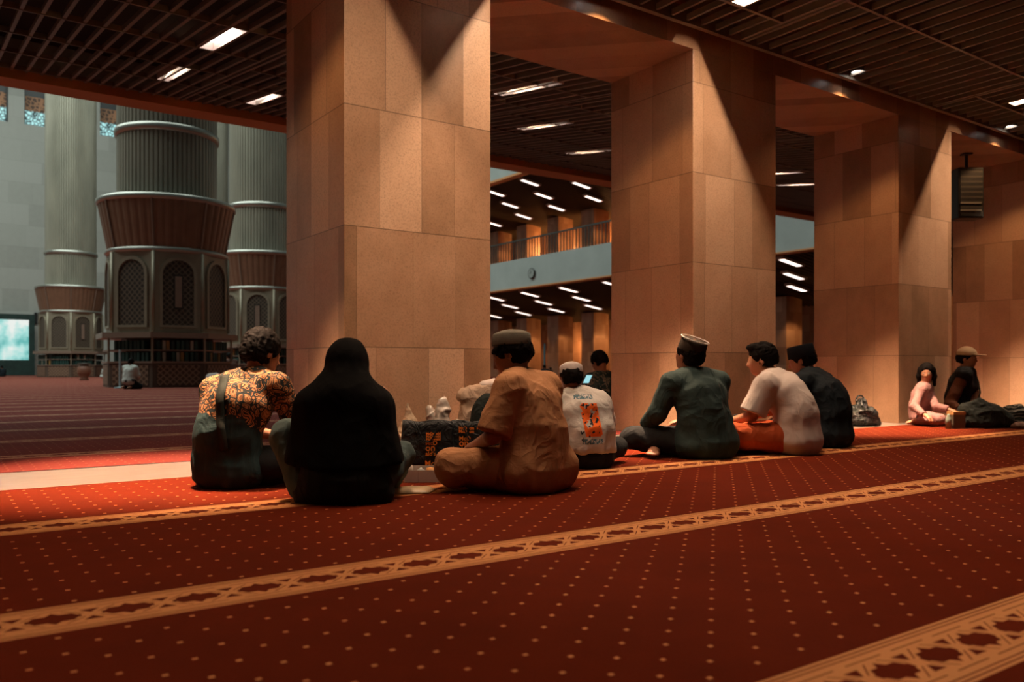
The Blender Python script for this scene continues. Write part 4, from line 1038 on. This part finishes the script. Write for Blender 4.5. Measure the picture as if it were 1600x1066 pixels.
# 7 ---- man in white shirt and orange sarong
p = Person(gpt(1238, 6.42), 52, 1.09, head_yaw=72, pitch=8, neck=(.0, .16, .545), head=(.0, .225, .665), chest=(0, .05, .42), waist=(0, -.03, .27), shL=(-.185, .12, .485), shR=(.185, .10, .49),
           elL=(-.24, .20, .27), wrL=(-.16, .40, .215), elR=(.24, .22, .29), wrR=(.05, .42, .22), knL=(-.34, .30, .13), anL=(.05, .42, .05), knR=(.20, .38, .12))
r1 = body_mesh(p, skin=SKIN2); tag(r1, 'man in a white shirt and rust orange sarong, head bowed in profile', 'person')
def ex(q):
    q.ell(p.pt((.0, -.05, .09)), (.215, .145, .11), p.TR(), k=.06); q.cap(p.pt((0, -.03, .34)), p.pt((0, -.06, .10)), .13, .145, .06, flat=p.r, fw=1.3)
shirt(p, r1, M['white_s'], e=.026, t1=.92, extra=ex, eb=.036, folds=[(.005, (7, 7, 4), 11, True), (.0025, (18, 18, 9), 12, True)])
trousers(p, r1, M['sarong'], name='sarong', e=.030, t1=1.95, folds=FOLD2, extra=lambda q: q.cap(p.J['knL'], p.J['knR'], .06, .06, .06).cap(p.pt((0, .1, .1)), p.pt((0, .36, .09)), .10, .07, .07, flat=p.r, fw=2.0))
q = SDF(.006); p.hair(q, e=.010, nape=-.07, full=.004); q.ell(p.hp(0, .055, .105), (.055, .045, .028), p.HR(), k=.03); sculpt('hair', q, HAIR, r1, origin=(p.b.x, p.b.y, 0), folds=[(.004, (38, 38, 38), 5, True), (.003, (75, 75, 75), 6, False)])

# 8 ---- man in dark shirt and black cap
p = Person(gpt(1290, 6.98), 50, 1.08, head_yaw=62, pitch=18, neck=(.0, .13, .555), head=(-.005, .19, .675), chest=(0, .03, .42), waist=(0, -.03, .27), shL=(-.185, .10, .495), shR=(.185, .09, .495), knL=(-.20, .34, .12), knR=(.24, .34, .12))
r1 = body_mesh(p); tag(r1, 'man in a dark navy shirt and tall black cap behind the white-shirted man', 'person')
shirt(p, r1, M['navy'], e=.03, t1=1.9, eb=.022, extra=lambda q: q.ell(p.pt((.0, -.05, .09)), (.21, .145, .11), p.TR(), k=.06).cap(p.pt((0, -.04, .36)), p.pt((0, -.06, .10)), .125, .14, .06, flat=p.r, fw=1.3))
trousers(p, r1, M['dark']); hair(p, r1, e=.010, nape=-.085, top=.05)
peaci(p, r1, M['capblack'], h=.100, r=.094, z0=.018, back=.10, ry=1.2, dome=.004)

# 9 ---- girl in pink
p = Person(gpt(1439, 9.62), -128, .80, head_yaw=150, pitch=9, tilt=0, head=(.0, .075, .755), knL=(-.30, .30, .10), knR=(.30, .30, .10), anL=(.12, .36, .06), anR=(.24, -.02, .06), toR=(.33, -.12, .04),
           neck=(0, .06, .56), shL=(-.16, .03, .52), shR=(.16, .03, .52))
p.H = .86; p.J['elL'] = W(1462, 636, 9.45); p.J['wrL'] = W(1484, 641, 9.35); p.J['elR'] = W(1428, 636, 9.42); p.J['wrR'] = W(1447, 650, 9.25)
r1 = body_mesh(p, h=.008, skin=SKIN2); tag(r1, 'long-haired girl in pink pyjamas seated beside the third pillar', 'person')
shirt(p, r1, M['pink'], e=.022, t1=1.85, name='pyjama_top', h=.0095); trousers(p, r1, M['pink'], name='pyjama_trousers', h=.0095); eyes(p, r1)
q = SDF(.007); p.hair(q, e=.014, nape=-.12); q.ell(p.hp(0, .085, -.02), (.066*.8, .075*.8, .085*.8), p.HR(), k=.012, sub=True)
for sg, l in ((-1, .17), (1, .20)): q.chain([p.hp(sg*.080, -.02, .04), p.hp(sg*.094, -.015, -.05), p.hp(sg*.092, -.005, -l)], [.026, .026, .016], .02)
q.cap(p.hp(0, -.075, .0), p.hp(0, -.07, -.17), .065, .04, .04)
sculpt('hair', q, HAIR, r1, origin=(p.b.x, p.b.y, 0), folds=[(.004, (30, 30, 8), 5, True)])

# 10 ---- man with peaked cap
p = Person(gpt(1502, 10.15), -125, 1.09, knL=(-.24, .30, .10), knR=(.22, .30, .10),  head_yaw=-142, pitch=4, head=(.0, .06, .715), neck=(0, .05, .565))
p.J['elL'] = W(1524, 630, 10.0); p.J['wrL'] = W(1516, 645, 9.75); p.J['elR'] = W(1484, 631, 9.95); p.J['wrR'] = W(1502, 643, 9.72)
r1 = body_mesh(p, h=.009); tag(r1, 'man in a beige peaked cap and dark vest seated behind the dark bags', 'person')
shirt(p, r1, cloth('rust_brown_shirt', (.13, .045, .022), .2, .5), e=.018, t1=1.8, h=.0105)
q = SDF(.0105); p.torso(q, .034); q.cap(p.J['neck']+UP*.03, p.J['neck']+UP*.1, .075, .06, k=.006, sub=True); q.cap(p.pt((0, .22, .60)), p.pt((0, .20, .35)), .06, .02, k=.01, sub=True)
sculpt('vest', q, M['dark'], r1, origin=(p.b.x, p.b.y, 0), folds=FOLD)
trousers(p, r1, M['dark'], h=.011); hair(p, r1, e=.010, top=.06); eyes(p, r1)
cm = plain('beige_cap_cotton', (.34, .24, .14), .85, 0, .2, 20)
peaci(p, r1, cm, h=.050, r=.096, z0=.035, ry=1.18, dome=.055)
q = SDF(.006); q.ell(p.hp(0, .135, .047), (.078, .075, .011), p.HR(), k=.01); sculpt('cap_brim', q, cm, r1, origin=(p.b.x, p.b.y, 0))
r_, f_ = p.r, p.f
MB().tube([p.J['shL']+UP*.06+p.f*.02-p.b*1.0, p.pt((-.06, .16, .45))-p.b, p.pt((.04, .19, .33))-p.b, p.pt((.13, .17, .22))-p.b], .010, 6).build('bag_strap', M['strap'], r1, True)

# ---- people further off in the hall
def far_person(px, d, yaw, top, bottom, label, S=1.0, pose='sit', cap=None, group=None, hair_on=True, hcol=None):
    kw = {}
    if pose == 'kneel':
        kw = dict(pelvis=(0, 0, .26), waist=(0, .02, .42), chest=(0, .06, .56), neck=(0, .10, .70), head=(0, .13, .83), shL=(-.18, .08, .66), shR=(.18, .08, .66), elL=(-.22, .14, .44), elR=(.22, .14, .44), wrL=(-.12, .28, .32), wrR=(.12, .28, .32),
                  hipL=(-.09, 0, .24), hipR=(.09, 0, .24), knL=(-.12, .36, .08), knR=(.12, .36, .08), anL=(-.12, -.08, .07), anR=(.12, -.08, .07), toL=(-.12, -.2, .04), toR=(.12, -.2, .04))
    if pose == 'bow':
        kw = dict(pelvis=(0, 0, .34), waist=(0, .16, .36), chest=(0, .30, .28), neck=(0, .42, .18), head=(0, .52, .12), shL=(-.16, .38, .22), shR=(.16, .38, .22), elL=(-.26, .40, .06), elR=(.26, .40, .06), wrL=(-.18, .58, .04), wrR=(.18, .58, .04),
                  hipL=(-.09, 0, .30), hipR=(.09, 0, .30), knL=(-.12, .26, .08), knR=(.12, .26, .08), anL=(-.12, -.12, .06), anR=(.12, -.12, .06), toL=(-.12, -.24, .04), toR=(.12, -.24, .04))
    if pose == 'stand':
        kw = dict(pelvis=(0, 0, .92), waist=(0, 0, 1.08), chest=(0, 0, 1.25), neck=(0, .0, 1.42), head=(0, .02, 1.57), shL=(-.18, 0, 1.37), shR=(.18, 0, 1.37), elL=(-.24, .02, 1.10), elR=(.24, .02, 1.10), wrL=(-.22, .16, .92), wrR=(.22, .16, .92),
                  hipL=(-.09, 0, .88), hipR=(.09, 0, .88), knL=(-.10, .02, .48), knR=(.10, .02, .48), anL=(-.10, 0, .08), anR=(.10, 0, .08), toL=(-.11, .14, .04), toR=(.11, .14, .04))
    pp = Person(gpt(px, d), yaw, S, pitch=60 if pose == 'bow' else 12, **kw)
    q = SDF(.018); pp.torso(q)
    for sd in 'LR':
        pp.arm(q, sd); pp.leg(q, sd); q.cap(pp.J['wr'+sd], pp.J['wr'+sd]+(pp.J['wr'+sd]-pp.J['el'+sd]).normalized()*.11, .03, .02, .02); q.cap(pp.J['an'+sd], pp.J['to'+sd], .036, .026, .02)
    pp.head(q)
    rt = sculpt('person', q, SKIN, origin=(pp.b.x, pp.b.y, 0)); tag(rt, label, 'person', group)
    shirt(pp, rt, top, h=.018, e=.03, t1=1.9, eb=.03, folds=FOLD2, hem=None)
    trousers(pp, rt, bottom, h=.018, e=.03)
    q = SDF(.014); pp.hair(q, e=.014); sculpt('cap' if cap else 'hair', q, cap or HAIR, rt, origin=(pp.b.x, pp.b.y, 0))
    return rt
far_person(201, 25.5, -12, M['thobe'], M['navy'], 'man in a loose white shirt kneeling alone before the huge column', pose='kneel')
far_person(166, 54, 20, M['thobe'], M['thobe'], 'white-robed figure with white cap sitting by the far wall, left of the pair', cap=M['capwhite'])
far_person(179, 57, 30, M['thobe'], M['jeans'], 'smaller white-capped figure by the far wall, right of the pair', cap=M['capwhite'])
far_person(330, 26.3, -62, M['capwhite'], cloth('bright_orange_skirt', (.80, .085, .02), .1), 'bowing worshipper in white top and bright orange skirt', pose='bow', cap=M['capwhite'])
far_person(363, 34, 60, cloth('brown_far_shirt', (.12, .06, .045)), M['navy'], 'dark-haired figure standing beside the huge column base', pose='kneel', S=1.35)
far_person(4, 62, 60, M['navy'], M['dark'], 'dark figure seated below the glowing screen at the left edge')
far_person(852, 46, 30, M['navy'], M['dark'], 'dark seated figure far under the gallery, behind the boy, left one')
far_person(862, 50, 60, M['dark'], M['dark'], 'dark hunched figure far under the gallery, behind the boy, right one', S=.85)
# ================================================================== belongings on the floor
def gp(px, py): return G(px, py)
def text_part(body, size, loc, mat, parent, name='printed_text', bold=.0):
    cu = bpy.data.curves.new('t', 'FONT'); cu.body = body; cu.size = size; cu.extrude = .0006; cu.offset = bold; cu.resolution_u = 4
    t = bpy.data.objects.new('t', cu); COL.objects.link(t); dg = bpy.context.evaluated_depsgraph_get()
    me = bpy.data.meshes.new_from_object(t.evaluated_get(dg)); bpy.data.objects.remove(t); me.name = name; me.materials.clear(); me.materials.append(mat)
    o = bpy.data.objects.new(name, me); COL.objects.link(o); o.parent = parent; o.location = loc; o.rotation_euler = (math.pi/2, 0, 0); return o
ORG = plain('orange_print', (.75, .22, .02), .5); BAGM = NT('black_nonwoven'); _m = BAGM; _o = _m.obj(); _m.bump(_m.noise(_o, 12, 3, .5, 1.5), .7, .03); BAGM = _m.done(_m.mix(_m.noise(_o, 6), (.005, .0065, .007), (.012, .015, .016)), .5, 0, .25)
def tote(loc, rz, w_, d_, h_, label, tw):
    e = empty('tote_bag', loc, rz)
    # open-topped bag with softly bulging panels
    vs = []; fs = []; nu, nv = 14, 8; rnd = random.Random(int(loc[0]*100))
    def ring(t):
        L = []
        ww = w_/2*(1-.04*t); dd = d_/2*(1-.25*t); per = [(-ww, -dd), (ww, -dd), (ww, dd), (-ww, dd)]
        for s_ in range(4):
            a = per[s_]; b = per[(s_+1) % 4]; n = nu if s_ % 2 == 0 else 6
            for i in range(n):
                u = i/n; x = a[0]+(b[0]-a[0])*u; y = a[1]+(b[1]-a[1])*u
                bl = .010*math.sin(math.pi*u)*math.sin(math.pi*min(1, t+.1)); nx, ny = ((0, -1), (1, 0), (0, 1), (-1, 0))[s_]
                L.append((x+nx*bl, y+ny*bl, h_*t+(.006*math.sin(9*u+s_*2+loc[0]*5) if t == 1 else 0)))
        return L
    n = 2*nu+12
    for j in range(nv+1): vs += ring(j/nv)
    for j in range(nv):
        for k in range(n): fs.append((j*n+k, j*n+(k+1) % n, (j+1)*n+(k+1) % n, (j+1)*n+k))
    fs.append(tuple(range(n))[::-1])
    o = meshobj('bag_body', vs, fs, BAGM, e, True); m_ = o.modifiers.new('s', 'SOLIDIFY'); m_.thickness = .003
    pts = [(-w_*.22+w_*.44*i/12, -d_/2-.012-.012*math.sin(math.pi*i/12), h_*.95-.12*math.sin(math.pi*i/12)) for i in range(13)]
    MB().tube(pts, .005, 6).build('handle', BAGM, e, True)
    for (bd, sz, x, z, bo) in tw: text_part(bd, sz, (x, -d_/2*.99-.016, z), ORG, e, bold=bo)
    tag(e, label, 'bag'); return e
ba = gp(668, 729); bb_ = gp(742, 728)
tote(ba, -ANG+.10, .345, .13, .305, 'black carrier bag with orange printing right beside the woman in black', [
    ('McD', .040, -.014, .150, .0005), ('on', .062, -.014, .112, .0010), ("ald's", .040, -.014, .080, .0005), ('McDo', .052, -.018, .012, .0008),
    ('McDonald', .023, -.010, .218, .0010), ('McDonald', .023, -.010, .200, .0010), ('McDonald', .023, -.010, .182, .0010)])
tote(bb_, -ANG-.06, .33, .13, .300, 'black carrier bag with orange printing against the knee of the man in brown', [
    ('McD', .040, -.098, .178, .0005), ('on', .062, -.098, .140, .0010), ("ald's", .040, -.098, .108, .0005),
    ('McD', .028, -.100, .250, .0010), ('McD', .028, -.100, .228, .0010), ('on', .030, -.028, .250, .0010), ('on', .030, -.028, .228, .0010), ('McD', .028, .020, .25, .0005)])

def blob(name, px, py, d, wid, hei, mat, label, cat, dep=None, folds=None, h=.008, ops=None, zb_=None, group=None):
    """crumpled soft thing: base centre at pixel column px, standing on the ground at distance d"""
    c = gpt(px, d); z0 = 0 if zb_ is None else zb_; dep = dep or wid*.6
    R = np.array([[RT.x, FW.x, 0], [RT.y, FW.y, 0], [0, 0, 1]]); q = SDF(h)
    q.ell((c.x, c.y, z0+hei*.45), (wid/2, dep/2, hei*.55), R, k=.02)
    q.ell((c.x, c.y, z0+hei*.22), (wid/2*1.0, dep/2, hei*.26), R, k=.04)
    if ops: ops(q, c, z0)
    o = sculpt(name, q, mat, origin=(c.x, c.y, z0), folds=folds or [(.014, (9, 9, 9), 31, True), (.008, (20, 20, 20), 32, True)], floor=z0+.002)
    tag(o, label, cat, group); return o
cream = cloth('cream_cloth', (.42, .31, .21), .1, .7, 14); plast = plain('white_plastic_film', (.50, .43, .37), .3, 0, .2, 10, bump=.6, bsc=25); dkn = cloth('dark_green_pack_cloth', (.012, .017, .015), .2, .6, spec=.3)
blk = NT('glossy_black_plastic'); _o = blk.obj(); _v = blk.math('ABSOLUTE', blk.math('SUBTRACT', blk.noise(_o, 15, 3, .6, 1.5), .5)); blk.bump(_v, 1.0, .05); BLK = blk.done((.006, .008, .008), .22, 0, .5)
def pointy(dx, hh, r0=.06, r1=.008):
    return lambda q, c, z0: q.cap((c+RT*0+UP*(z0+.08)), (c+RT*dx+UP*(z0+hh)), r0, r1, .05)
blob('cloth_bag', 642, 0, 5.90, .16, .30, cream, 'cream cloth bag with a pointed top behind the left black carrier bag', 'bag', dep=.16, ops=pointy(-.02, .405, .09, .012), h=.006, folds=[(.010, (9, 9, 5), 31, True), (.005, (24, 24, 14), 3, True)])
blob('cloth_bundle', 622, 0, 5.72, .08, .22, cream, 'small pale bundle peeping out between the woman in black and the bags', 'cloth', dep=.10)
blob('plastic_bag', 683, 0, 5.86, .17, .34, plast, 'crumpled white plastic bag standing up behind the left black carrier bag', 'plastic bag', dep=.12, ops=lambda q, c, z0: q.cap(c+RT*.02+UP*.26, c+RT*.045+UP*.40, .055, .035, .03).cap(c-RT*.03+UP*.28, c-RT*.05+UP*.36, .04, .02, .02), h=.006, folds=[(.018, (13, 13, 13), 31, True), (.009, (28, 28, 28), 32, True)])
blob('cloth_bundle', 714, 0, 5.98, .14, .29, plain('grey_beige_wrap', (.34, .28, .23), .7, 0, .2, 12), 'grey beige wrapping behind the gap between the two black carrier bags', 'cloth', dep=.10)
blob('backpack', 764, 0, 5.93, .28, .475, dkn, 'rounded dark backpack standing behind the right black carrier bag', 'backpack', dep=.15, folds=[(.008, (8, 8, 5), 33, True), (.004, (20, 20, 12), 34, True)])
blob('blanket', 748, 0, 6.23, .32, .50, cloth('rolled_beige_blanket', (.46, .33, .24), .1, .6, 12), 'rolled beige blanket piled against the nearest pillar behind the backpack', 'blanket', dep=.15, ops=lambda q, c, z0: q.cap(c-RT*.10+UP*.45, c+RT*.12+UP*.49, .055, .05, .03))
q = SDF(.007); c = gpt(770, 6.22); q.cap(c-RT*.07+UP*.53, c+RT*.07+UP*.535, .03, .02, .02, flat=RT, fw=1.1); q.cap(c-RT*.05+UP*.53, c+RT*.01+UP*.575, .03, .008, .02); q.cap(c-UP*-.40, c+UP*.53, .03, .03, .02)
tag(sculpt('white_sheet', q, plain('white_sheet_cloth', (.62, .52, .47), .6), origin=(c.x, c.y, .37), folds=[(.004, (15, 15, 15), 3, True)]), 'folded white sheet lying on top of the beige blanket', 'cloth')

# cardboard snack box with things in it
c = gp(647, 754)+FW*.09; e = empty('snack_box', c, -ANG+.03)
wmt = plain('white_card', (.44, .38, .34), .6); b = MB(); W2, D2, H = .165, .10, .072; t_ = .003
b.box(-W2, W2, -D2, D2, 0, t_).box(-W2, W2, -D2, -D2+t_, 0, H).box(-W2, W2, D2-t_, D2, 0, H*1.05).box(-W2, -W2+t_, -D2, D2, 0, H).box(W2-t_, W2, -D2, D2, 0, H)
b.build('box_body', wmt, e, bevel=.001)
fl = MB().hexa([(-W2, -D2, H), (-W2, D2, H), (-W2-.055, D2-.03, H-.045), (-W2-.055, -D2+.02, H-.05)], [(-W2, -D2, H+.003), (-W2, D2, H+.003), (-W2-.055, D2-.03, H-.042), (-W2-.055, -D2+.02, H-.047)]); fl.build('open_flap', wmt, e)
MB().box(.020, .0215, -D2-.0006, -D2, 0, H).build('seam', plain('card_seam', (.2, .17, .15), .7), e)
tag(e, 'open white cardboard snack box between the woman in black and the brown-dressed knee', 'box')
o = MB().lathe([(.0, 0), (.030, .0), (.034, .07), (.030, .085), (0, .09)], 20).build('wrapped_sweet', plast, loc=c-RT*.05+UP*.003, smooth=True); tag(o, 'white wrapped snack standing in the open cardboard box', 'snack')
o = MB().lathe([(.0, 0), (.026, .0), (.028, .055), (.0, .075)], 16).build('glass_pot', plain('clear_plastic_pot', (.35, .37, .35), .15), loc=c+RT*.03+UP*.003, smooth=True); tag(o, 'small clear pot inside the open cardboard box', 'pot')
o = MB().lathe([(.0, 0), (.022, .0), (.024, .07), (0, .075)], 16).build('orange_pastry', plain('orange_pastry_crust', (.65, .30, .08), .6), loc=c+RT*.085+UP*.003, smooth=True); tag(o, 'orange pastry inside the open cardboard box', 'snack')
# flat packet in clear film
c = gp(643, 769); e = empty('food_packet', c, -ANG+.16); vs = []; fs = []; nx, ny = 14, 10; rr_ = random.Random(4)
for lay in (0, 1):
    for i in range(nx+1):
        for j in range(ny+1):
            u = i/nx*2-1; v = j/ny*2-1; ed = (1-abs(u)**4)*(1-abs(v)**4); vs.append((u*.115+v*.03, v*.075, .003+lay*(.022*ed+.003)+rr_.uniform(-.0015, .0015)*lay))
n = (nx+1)*(ny+1)
for i in range(nx):
    for j in range(ny):
        a = i*(ny+1)+j; fs.append((a, a+1, a+ny+2, a+ny+1)); fs.append((n+a, n+a+ny+1, n+a+ny+2, n+a+1))
for i in range(nx): a = i*(ny+1); fs.append((a, a+ny+1, n+a+ny+1, n+a)); a += ny; fs.append((a, n+a, n+a+ny+1, a+ny+1))
for j in range(ny): fs.append((j, n+j, n+j+1, j+1)); a = nx*(ny+1)+j; fs.append((a, a+1, n+a+1, n+a))
meshobj('packet_bag', vs, fs, plain('waxed_wrap', (.46, .33, .19), .25, 0, .25, 14, bump=.3), e, True)
tag(e, 'flat cream packet wrapped in clear film lying in front of the white box', 'packet')
# cutter
a0 = W(600, 762, 4.36); a0.z = .055; a1 = W(616, 752, 4.38); a1.z = .115; o_ = Vector((a0.x, a0.y, 0)); e = empty('box_cutter', o_)
MB().bar(a0-o_-(a1-a0)*.25, a1-o_, .028, .014).build('handle', M['black'], e); d_ = (a1-a0)
MB().bar(a1-o_-d_*.15, a1-o_+d_*.38+UP*.006, .034, .020).build('orange_grip', plain('orange_plastic', (.80, .30, .02), .35), e, bevel=.006)
MB().bar(a0-o_-d_*.55, a0-o_-d_*.2, .018, .004).build('blade', M['steel_ring'], e)
tag(e, 'dark box cutter with an orange grip beside the dress of the woman', 'cutter')

# further bags
blob('dark_pouch', 1150, 0, 6.98, .20, .13, cloth('black_pouch', (.006, .006, .007), .2, .5), 'crumpled black pouch between the green-shirted and white-shirted men', 'pouch', zb_=0, dep=.14, ops=lambda q, c, z0: q.cap(c+UP*.05, c+UP*.22, .08, .05, .04))
def loop(q, c, z0):
    q.cap(c+UP*.14-RT*.02, c+UP*.27+RT*.01, .07, .045, .04); q.cap(c+UP*.10+RT*.10, c+UP*.03+RT*.19, .08, .03, .04)
o = blob('black_plastic_bag', 1344, 0, 9.42, .34, .24, BLK, 'full glossy black plastic bag on the marble at the foot of the third pillar', 'plastic bag', dep=.22, ops=loop, folds=[(.02, (9, 9, 9), 31, True), (.012, (20, 20, 20), 32, True)])
oc = gpt(1344, 9.42); pts = [oc-oc+UP*.26+RT*(.0+.0*i)+RT*.045*math.cos(a)+UP*.055*math.sin(a)+UP*.03 for i, a in enumerate([math.pi*2*k/14 for k in range(15)])]
MB().tube(pts, .010, 6).build('tied_handle', BLK, o, True)
blob('cream_handbag', 1468, 0, 9.50, .17, .26, cloth('cream_bag_cloth', (.36, .25, .15), .1, .5), 'cream cloth handbag standing between the girl and the man in a cap', 'bag', dep=.10, folds=[(.006, (10, 10, 6), 31, True)])
c = gpt(1494, 9.05); e = empty('drinks_carton', c, -ANG+.2); MB().box(-.075, .075, -.05, .05, 0, .18).build('carton', plain('brown_card', (.10, .075, .05), .6), e, bevel=.003); MB().box(-.077, .077, -.052, .052, .15, .182).build('gold_lid', plain('gold_card', (.45, .25, .09), .4), e)
tag(e, 'small brown carton with a golden lid beside the hand of the girl', 'carton')
tag(MB().lathe([(0, 0), (.028, 0), (.03, .09), (.028, .11), (.012, .14), (.012, .16), (0, .16)], 16).build('water_bottle', plain('pale_green_bottle', (.22, .27, .22), .2), loc=gpt(1482, 9.0), smooth=True), 'small pale bottle on the carpet before the knee of the girl', 'bottle')
o = blob('duffel_bag', 1533, 0, 9.15, .48, .27, dkn, 'large dark duffel bag lying before the man in the cap', 'bag', dep=.28, ops=lambda q, c, z0: q.cap(c-RT*.16+UP*.2, c-RT*.02+UP*.27, .07, .06, .05).cap(c+RT*.1+UP*.16, c+RT*.26+UP*.08, .09, .08, .05), folds=[(.014, (8, 8, 8), 31, True), (.006, (20, 20, 20), 32, True)])
st = NT('striped_cloth'); _o = st.obj(); _w = st.math('FRACT', st.math('MULTIPLY', st.math('ADD', st.xyz(_o)[2], st.math('MULTIPLY', st.noise(_o, 6, 2), .12)), 26)); st.bump(st.noise(_o, 12), .4, .02); ST = st.done(st.mix(st.math('LESS_THAN', _w, .38), (.012, .016, .015), (.20, .20, .17)), .8, 0, .2)
blob('striped_bag', 1586, 0, 9.35, .30, .25, ST, 'striped grey and black cloth bag at the far right beside the duffel', 'bag', dep=.22)
blob('sandals', 1594, 0, 9.02, .17, .07, plain('worn_brown_sandal', (.12, .055, .035), .7), 'pair of brown sandals at the right edge in front of the striped bag', 'sandals', dep=.12, h=.006, folds=[(.006, (20, 20, 20), 3, True)])

# hanging black loudspeaker
c = W(1510, 310, 11.75); e = empty('hanging_speaker', (c.x, c.y, 2.76), -.62)
MB().box(-.18, .18, -.13, .13, 0, .72).build('cabinet', M['black'], e, bevel=.02)
g = NT('speaker_grille'); _o = g.obj(); _z = g.xyz(_o)[2]; _f = g.math('LESS_THAN', g.math('FRACT', g.math('MULTIPLY', _z, 14)), .35); G2 = g.done(g.mix(_f, (.012, .012, .012), (.04, .035, .03)), .35)
MB().box(-.155, .155, -.138, -.13, .03, .69).build('grille', G2, e)
for z in (.10, .20): MB().box(-.16, .13, -.15, -.138, z, z+.022).build('metal_strip', M['steel_ring'], e)
MB().tube([(0, 0, .70), (0, 0, LINT-2.76)], .022, 10).build('ceiling_rod', M['black'], e, True)
MB().box(-.06, .06, -.06, .06, LINT-2.76-.02, LINT-2.76).build('mount_plate', M['black'], e)
tag(e, 'black loudspeaker hanging on a rod from the arcade beside the third pillar', 'speaker')

# things in the hall
c = gpt(131.5, 44); e = empty('carved_stand', c, -ANG)
MB().lathe([(.10, 0), (.22, .0), (.24, .06), (.18, .12), (.30, .30), (.34, .50), (.30, .72), (.20, .82), (.0, .84)], 24).build('stand_body', plain('carved_brown_wood', (.20, .085, .05), .5, 0, .5, 9, bump=.8, bsc=12), e, True)
MB().lathe([(.30, .84), (.33, .86), (.33, .90), (.0, .91)], 24).build('stand_top', M['wood_dark'], e, True)
tag(e, 'round carved brown wooden stand on the carpet before the slim left column', 'stand')
c = gpt(851, 47.5); tag(MB().tube([c-c, UP*2.05], .05, 8).lathe([(.0, 0), (.25, 0), (.25, .04), (.05, .06)], 16).build('blue_pole', plain('teal_blue_paint', (.03, .16, .20), .5), loc=c, smooth=False), 'thin blue pole standing far under the gallery behind the man in brown', 'pole')
c = gpt(187.5, 26.6); tag(MB().tube([UP*0, UP*1.25], .035, 8).lathe([(.0, 0), (.18, 0), (.18, .03), (.04, .05)], 16).build('pale_post', plain('pale_blue_metal', (.35, .45, .48), .4), loc=c), 'pale slim post beside the kneeling man before the huge column', 'post')
